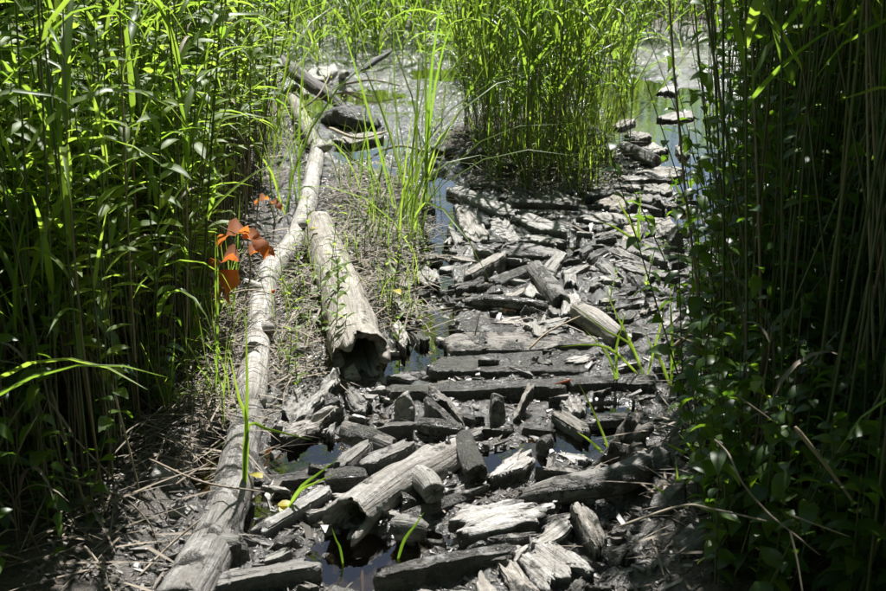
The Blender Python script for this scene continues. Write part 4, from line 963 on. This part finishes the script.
shoot((284, 505), [[(300, 488, -.02), (318, 474, -.02), (340, 457, 0)], [(298, 492, -.04), (315, 483, -.05), (334, 474, -.05)]], 'slanting grass shoot over the slim batten', w=.009)
shoot((397, 551), [[(404, 540, 0), (416, 524, 0), (424, 512, 0)]], 'single dark grass blade right of the puddle', mat=M_VINE, w=.008)
shoot((343, 556), [[(340, 548, 0), (336, 540, 0), (332, 528, 0)]], 'tiny grass blade under the broken log end', mat=M_VINE, w=.006)
shoot((646, 376), [[(634, 350, -.03), (618, 318, -.05), (605, 290, -.05)], [(630, 345, .02), (605, 330, .02), (565, 298, .05)], [(612, 350, -.1), (585, 345, -.15), (560, 347, -.2)], [(655, 345, 0), (662, 320, 0), (665, 300, .05)]], 'spreading grass shoot right of the wide grey plank', w=.009)
shoot((618, 386), [[(616, 350, 0), (622, 325, .02), (624, 312, .03)], [(610, 360, 0), (600, 345, 0), (585, 330, 0)]], 'short grass shoot beside the right-hand timber end', w=.009)
shoot((612, 452), [[(590, 441, -.05), (577, 432, -.1)], [(604, 437, 0), (590, 405, .02), (578, 382, .05)]], 'thin grass shoot leaning across the gnarled stump', w=.008)
shoot((671, 385), [[(672, 350, 0), (671, 320, 0), (670, 285, 0)], [(660, 360, 0), (650, 345, 0), (645, 330, 0)]], 'upright grass shoot at the foot of the right-hand reeds', w=.012)
shoot((640, 240), [[(630, 222, 0), (622, 208, 0), (616, 196, 0)], [(625, 234, -.02), (612, 226, -.05), (600, 222, -.05)], [(638, 225, 0), (640, 205, 0), (640, 190, 0)]], 'bright grass shoot by the bright pool slab', w=.013)
shoot((704, 285), [[(697, 240, 0), (685, 205, 0), (668, 170, .02)], [(700, 250, 0), (690, 225, .0), (680, 190, -.05)]], 'broad bent grass shoot at the left rim of the right stand', w=.022)
for i, (bx, by, h) in enumerate([(704, 500, 90), (676, 515, 60), (718, 470, 80), (744, 600, 40), (775, 600, 45), (690, 470, 55), (736, 520, 75), (760, 470, 70), (800, 590, 60), (840, 560, 80)]):
    sgn = 1 if i % 2 else -1
    shoot((bx, by), [[(bx + 2 * sgn, by - h * .45, 0), (bx - 1 * sgn, by - h, 0)], [(bx + 8 * sgn, by - h * .5, -.03), (bx + 26 * sgn, by - h * .75, -.08)], [(bx - 10 * sgn, by - h * .35, -.02), (bx - 25 * sgn, by - h * .5, -.06)]],
          ['green grass shoot below the forked pale twig', 'green grass shoot at the foot of the right bank', 'grass shoot in shade left of the pale stem', 'lit grass shoot at the bottom edge, left one', 'lit grass shoot at the bottom edge, second from left', 'small grass shoot right of the gnarled stump',
           'shaded grass shoot crossed by the forked twig', 'shaded grass shoot under the lit yellow-green leaves', 'grass shoot near the bottom right corner', 'grass shoot below the pale slanting stem'][i], w=.010)
# tufts standing up between hollow log and rill
for i, (bx, by, n, hgt, lab) in enumerate([(398, 258, 9, .75, 'tall bright grass tuft right of the hollow log, nearest one'), (412, 238, 11, .95, 'tallest bright grass tuft left of the rill'), (405, 218, 8, .8, 'bright grass tuft behind the tallest tuft'),
        (382, 262, 6, .4, 'low grass tuft against the hollow log'), (375, 215, 7, .45, 'thin grass tuft beside the small end of the hollow log'), (420, 205, 7, .9, 'slender grass tuft at the head of the rill'), (350, 205, 6, .4, 'short grass tuft between pale log and rill'),
        (362, 190, 6, .45, 'pale short grass tuft beyond the hollow log'), (388, 195, 6, .5, 'wispy grass tuft in front of the far pools'), (290, 215, 8, .8, 'arching grass tuft left of the pale log'), (268, 190, 8, 1.0, 'large arching grass tuft at the left bank edge'),
        (275, 150, 8, 1.0, 'long-bladed grass tuft behind the left bank edge'), (352, 165, 5, .45, 'sparse grass tuft beside the branch stub'), (282, 330, 5, .35, 'small grass tuft between the two pale logs'), (225, 330, 7, .5, 'grass tuft left of the long pale log'), (215, 400, 8, .45, 'grass tuft at the near end of the pale log'), (430, 165, 6, .6, 'grass tuft left of the reed clump')]):
    g = G(bx, by, .03); root = link('grass_tuft', None, loc=(g[0], g[1], gh(g[0], g[1]) - .01)); tag(root, lab, 'grass', None, 'thing')
    for j in range(n):
        link('blade', D_GRASS[int(rs.integers(len(D_GRASS)))], root, (rs.normal(0, .03), rs.normal(0, .03), 0), (rs.normal(0, .12), rs.normal(0, .12), rs.uniform(0, 6.28)), float(hgt / .52 * rs.uniform(.6, 1.15)))
# weeds between the logs and on the slabs
for (bx, by, i, s, lab) in [(335, 345, 2, 1.1, 'tallest green weed between the two pale logs'), (322, 352, 2, .9, 'leafy green weed left of the hollow log mouth'), (342, 320, 1, 1.1, 'small weed against the left flank of the hollow log'), (310, 330, 1, 1.0, 'small weed right of the long pale log'),
        (330, 300, 2, .9, 'green weed in the gap between the two pale logs'), (390, 305, 1, 1.1, 'round green weed right of the hollow log'), (380, 300, 0, 1.2, 'little weed hugging the right flank of the hollow log'), (398, 340, 0, 1.0, 'little weed beside the white flank slab'),
        (286, 372, 0, 1.2, 'little weed beside the near end of the pale log'), (300, 392, 0, 1.0, 'tiny weed behind the upper bark sheet'), (364, 262, 1, 1.0, 'weed growing over the small end of the hollow log'), (606, 318, 1, .8, 'lit weed sprig on the mud right of the pale square tile'),
        (645, 300, 0, 1.6, 'lit weed sprig beside the grey slab at right'), (310, 262, 1, 1.1, 'weed beyond the fork of the two pale logs'), (300, 300, 1, .9, 'weed hugging the long pale log'), (345, 365, 0, 1.2, 'little weed at the mouth of the hollow log')]:
    g = G(bx, by, .03); o = plant(P_SEED, g[0], g[1], rs, lab, 'weed', None, (s, s + .01), lean=.1, i=i)

# lit leaves standing out of the right-hand shade
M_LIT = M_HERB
def sprig(name, pts, r, leaves, label, D=D_VINE, mat=M_STEM):
    P = np.array([[*at_depth(px, py, d), r * (1 - .5 * i / len(pts))] for i, (px, py, d) in enumerate(pts)]); b = P[0, :3].copy(); P[:, :3] -= b
    root = link(name, None, loc=b); tag(root, label, 'sprig', None, 'thing')
    V, F, g_ = tube(P, 6, 14, .05, 3, ('tip', 'tip')); link('stem', mesh_data('stem', V, F, mat), root)
    for (px, py, d, yaw, s) in leaves:
        link('leaf', D[int(rs.integers(len(D)))], root, at_depth(px, py, d) - b, (rs.normal(0, .3), rs.normal(0, .3), R(yaw)), s)
    return root
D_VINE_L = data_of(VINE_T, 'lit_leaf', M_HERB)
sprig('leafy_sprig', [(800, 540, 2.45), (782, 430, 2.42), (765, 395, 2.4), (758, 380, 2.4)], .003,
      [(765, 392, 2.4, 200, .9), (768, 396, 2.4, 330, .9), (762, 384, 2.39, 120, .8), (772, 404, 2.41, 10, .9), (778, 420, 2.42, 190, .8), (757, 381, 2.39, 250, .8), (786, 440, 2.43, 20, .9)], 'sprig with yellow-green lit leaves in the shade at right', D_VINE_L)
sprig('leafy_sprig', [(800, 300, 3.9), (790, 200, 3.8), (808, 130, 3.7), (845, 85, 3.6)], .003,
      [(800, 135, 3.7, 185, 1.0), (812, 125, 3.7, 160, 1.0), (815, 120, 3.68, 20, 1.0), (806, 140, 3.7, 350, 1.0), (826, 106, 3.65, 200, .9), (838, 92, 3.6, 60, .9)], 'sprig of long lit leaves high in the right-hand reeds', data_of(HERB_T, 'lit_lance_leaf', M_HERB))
sprig('leafy_sprig', [(836, 560, 2.7), (815, 520, 2.65), (800, 508, 2.6), (780, 512, 2.6)], .0025,
      [(800, 508, 2.6, 200, 1.0), (788, 510, 2.6, 120, 1.1), (806, 512, 2.62, 340, .9), (822, 530, 2.65, 20, 1.1)], 'sprig with a lit leaf beside the forked twig', D_VINE)
sprig('leafy_sprig', [(880, 560, 2.6), (870, 515, 2.55), (862, 490, 2.5), (868, 478, 2.5)], .0025,
      [(864, 492, 2.5, 190, 1.2), (868, 500, 2.52, 340, 1.3), (872, 518, 2.55, 10, 1.2), (866, 482, 2.5, 90, 1.0), (874, 535, 2.57, 170, 1.2)], 'broad-leaved sprig at the right edge of the picture, low down', D_VINE)

def twig(pts, r, label, mat=None, side=()):
    P = np.array([[*G(px, py, z)[:2], z, r] for px, py, z in pts]); P[:, 3] *= np.linspace(1, .6, len(P)); b = P[0, :3].copy(); b[2] = 0; P[:, :3] -= b
    V, F, g_ = tube(P, 6, len(pts) * 6, .12, int(abs(P[-1, 0]) * 999), ('tip', 'tip'))
    o = link('dry_twig', mesh_data('dry_twig', V, F, mat or M_TWIG), loc=b)
    return tag(o, label, 'twig', None, 'thing')
twig([(54, 476, .16), (95, 487, .15), (125, 499, .13), (149, 523, .10), (161, 553, .04)], .0035, 'long pale arching twig at bottom left')
twig([(51, 391, .35), (71, 459, .20), (95, 540, .04)], .005, 'stout straight straw leaning down at bottom left', M_STRAW)
twig([(74, 438, .22), (100, 465, .14), (125, 489, .06)], .003, 'short thin twig above the long arching twig')
twig([(149, 459, .12), (203, 482, .13), (264, 492, .12)], .0035, 'thin twig reaching across the mud-caked log')
twig([(0, 547, .08), (61, 564, .06), (98, 567, .04)], .004, 'twig entering from the left edge near the bottom')
twig([(85, 547, .10), (100, 565, .07), (118, 590, .04)], .0045, 'slanting twig at the bottom left')
twig([(20, 592, .06), (81, 557, .06), (135, 543, .05)], .007, 'thick dark twig rising from the bottom left corner')
twig([(203, 391, .20), (208, 412, .12), (213, 437, .06)], .0035, 'upright broken straw left of the mud-caked log', M_STRAW)
twig([(170, 474, .04), (190, 442, .14)], .0035, 'short pale straw pointing up beside the mud-caked log', M_STRAW)
twig([(112, 385, .35), (135, 472, .14), (140, 498, .06)], .0035, 'long straw leaning behind the grey twig-side chunk', M_STRAW)
twig([(620, 526, 0.40), (681, 506, 0.44), (712, 509, 0.44), (766, 521, 0.42)], 0.0025, 'pale knotted twig reaching left from the right bank')
twig([(715, 440, 0.52), (729, 455, 0.50), (742, 482, 0.48), (766, 511, 0.44), (790, 531, 0.42), (820, 555, 0.38)], 0.0025, 'forked pale twig winding down the right bank')
twig([(790, 531, 0.42), (797, 560, 0.38), (803, 596, 0.33)], 0.0024, 'straight offshoot of twig at the bottom right')
twig([(796, 428, 0.60), (820, 458, 0.54), (844, 489, 0.47), (854, 503, 0.44)], 0.0045, 'bright pale thick stem slanting in the right shade', M_STRAW)
twig([(735, 394, 0.58), (773, 421, 0.52)], 0.0018, 'thin brown twig above the lit leaves at right')
twig([(790, 515, 0.44), (850, 537, 0.40)], 0.0018, 'thin level twig below the pale slanting stem')
twig([(668, 352, .04), (712, 316, .18), (759, 278, .32)], .009, 'grey leaning stick propped in the right-hand reeds')
twig([(530, 348, .08), (548, 332, .11), (580, 316, .12)], .004, 'bent pale twig lying on the wide grey plank', M_STRAW)
twig([(475, 335, .06), (478, 322, .10), (480, 312, .13)], .003, 'tiny upright twig on the thin-edged plank')
twig([(213, 300, .25), (250, 290, .2), (290, 300, .12)], .003, 'thin twig crossing the long pale log')
twig([(150, 195, .62), (202, 217, .5), (250, 240, .40), (300, 252, .33)], .0022, 'long thin dry stalk arching through the left reeds')
twig([(0, 500, .1), (50, 520, .08), (120, 515, .05), (170, 540, .03)], .0035, 'curved twig on the dark ground at left')
twig([(140, 575, .04), (170, 545, .06), (200, 520, .10)], .0035, 'twig leaning on the flank of the mud-caked log')
for (a, b_, c_, r_, lab) in [((318, 100, .05), (345, 92, .12), (372, 96, .06), .010, 'grey bare branch lying behind the dark humped trunk'), ((300, 110, .12), (318, 96, .2), (332, 70, .32), .008, 'thin bare branch rising from the dark slanting branch'), ((262, 120, .08), (285, 108, .1), (312, 112, .06), .012, 'pale bare branch left of the short grey log'),
        ((330, 128, .05), (358, 138, .07), (388, 131, .05), .010, 'bare branch in front of the dark humped trunk'), ((345, 84, .03), (372, 80, .08), (402, 86, .04), .010, 'bare branch on the glittering far mud'), ((268, 88, .1), (290, 74, .16), (300, 62, .2), .009, 'bare branch crossing the top of the dark slanting branch'), ((382, 150, .03), (402, 146, .06), (430, 152, .02), .009, 'bare branch lying left of the reed clump')]:
    twig([a, b_, c_], r_, lab)
twig([(570, 380, .07), (556, 384, .07)], .004, 'tiny orange twig on the black-edged timber', M_DEADLEAF)

# withered orange leaf hanging at the edge of the left reeds
def dead_leaf(base, leaves, label):
    b = G(*base, .04); b[2] = gh(b[0], b[1]); root = link('withered_plant', None, loc=b); tag(root, label, 'dead leaf', None, 'thing')
    top = at_depth(leaves[0][0], leaves[0][1], b[1]) - b
    V, F, g_ = tube([(0, 0, 0, .004), (*(top * .5 + np.array([.02, 0, 0])), .0035), (*top, .0025)], 6, 10, .05, 2, ('tip', 'tip')); link('stem', mesh_data('stem', V, F, M_TWIG), root)
    for (px, py, yaw, e0, e1, L, w) in leaves:
        V, F = leaf_strip(L, w, e0, e1, 8, .28, 'ovate', .5, .35)
        link('leaf', mesh_data('leaf', V, F, M_DEADLEAF), root, at_depth(px, py, b[1] - .22) - b, (0, 0, R(yaw)), .95)
dead_leaf((243, 318), [(247, 235, 200, 30, -95, .13, .08), (245, 238, 330, 10, -100, .12, .07), (238, 262, 170, 20, -80, .12, .085), (236, 270, 250, -30, -100, .13, .075), (250, 255, 20, 25, -60, .10, .06), (232, 275, 190, -40, -95, .12, .06)], 'withered plant with curled orange-brown leaves left of the pale log')
dead_leaf((272, 240), [(268, 200, 200, 20, -80, .07, .045), (272, 203, 330, 10, -90, .06, .04)], 'small withered orange leaf above the long pale log')
g = at_depth(271, 291, 4.35)
vb, fb, gb = tube([(0, 0, 0, .005), (.004, 0, .004, .007), (.008, 0, .008, .005)], 8, 6, .02, 4, ('tip', 'tip'))
o = link('red_berry', mesh_data('red_berry', vb, fb, M_BERRY), loc=(G(272, 292, .115)[0], G(272, 292, .115)[1], .112)); tag(o, 'tiny red berry lying on the long pale log', 'berry', None, 'thing')
# yellowed leaves dropped on wood and mud
for i, (px, py, z, lab) in enumerate([(278, 505, .02, 'yellow leaf beside the mud-caked log, upper one'), (282, 513, .015, 'yellow leaf beside the mud-caked log, lower one'), (262, 478, .07, 'yellow leaf lying on the mud-smeared plank'), (318, 228, .16, 'yellow leaf on the small end of the hollow log'), (395, 290, .12, 'green fallen leaf near the small white slab')]):
    V, F = leaf_strip(.05, .03, 10, -20, 5, .15, 'ovate', .2); q = G(px, py, z)
    o = link('fallen_leaf', mesh_data('fallen_leaf', V, F, M_YELLOW), loc=(q[0], q[1], max(z, gh(q[0], q[1]) + .006)), rot=(0, 0, i * 1.3)); tag(o, lab, 'leaf', None, 'thing')
for p in PROTOS:                                # a pattern plant that stands nowhere is not part of the place
    if p.name not in used_proto:
        for c in list(p.children): bpy.data.objects.remove(c)
        bpy.data.objects.remove(p)
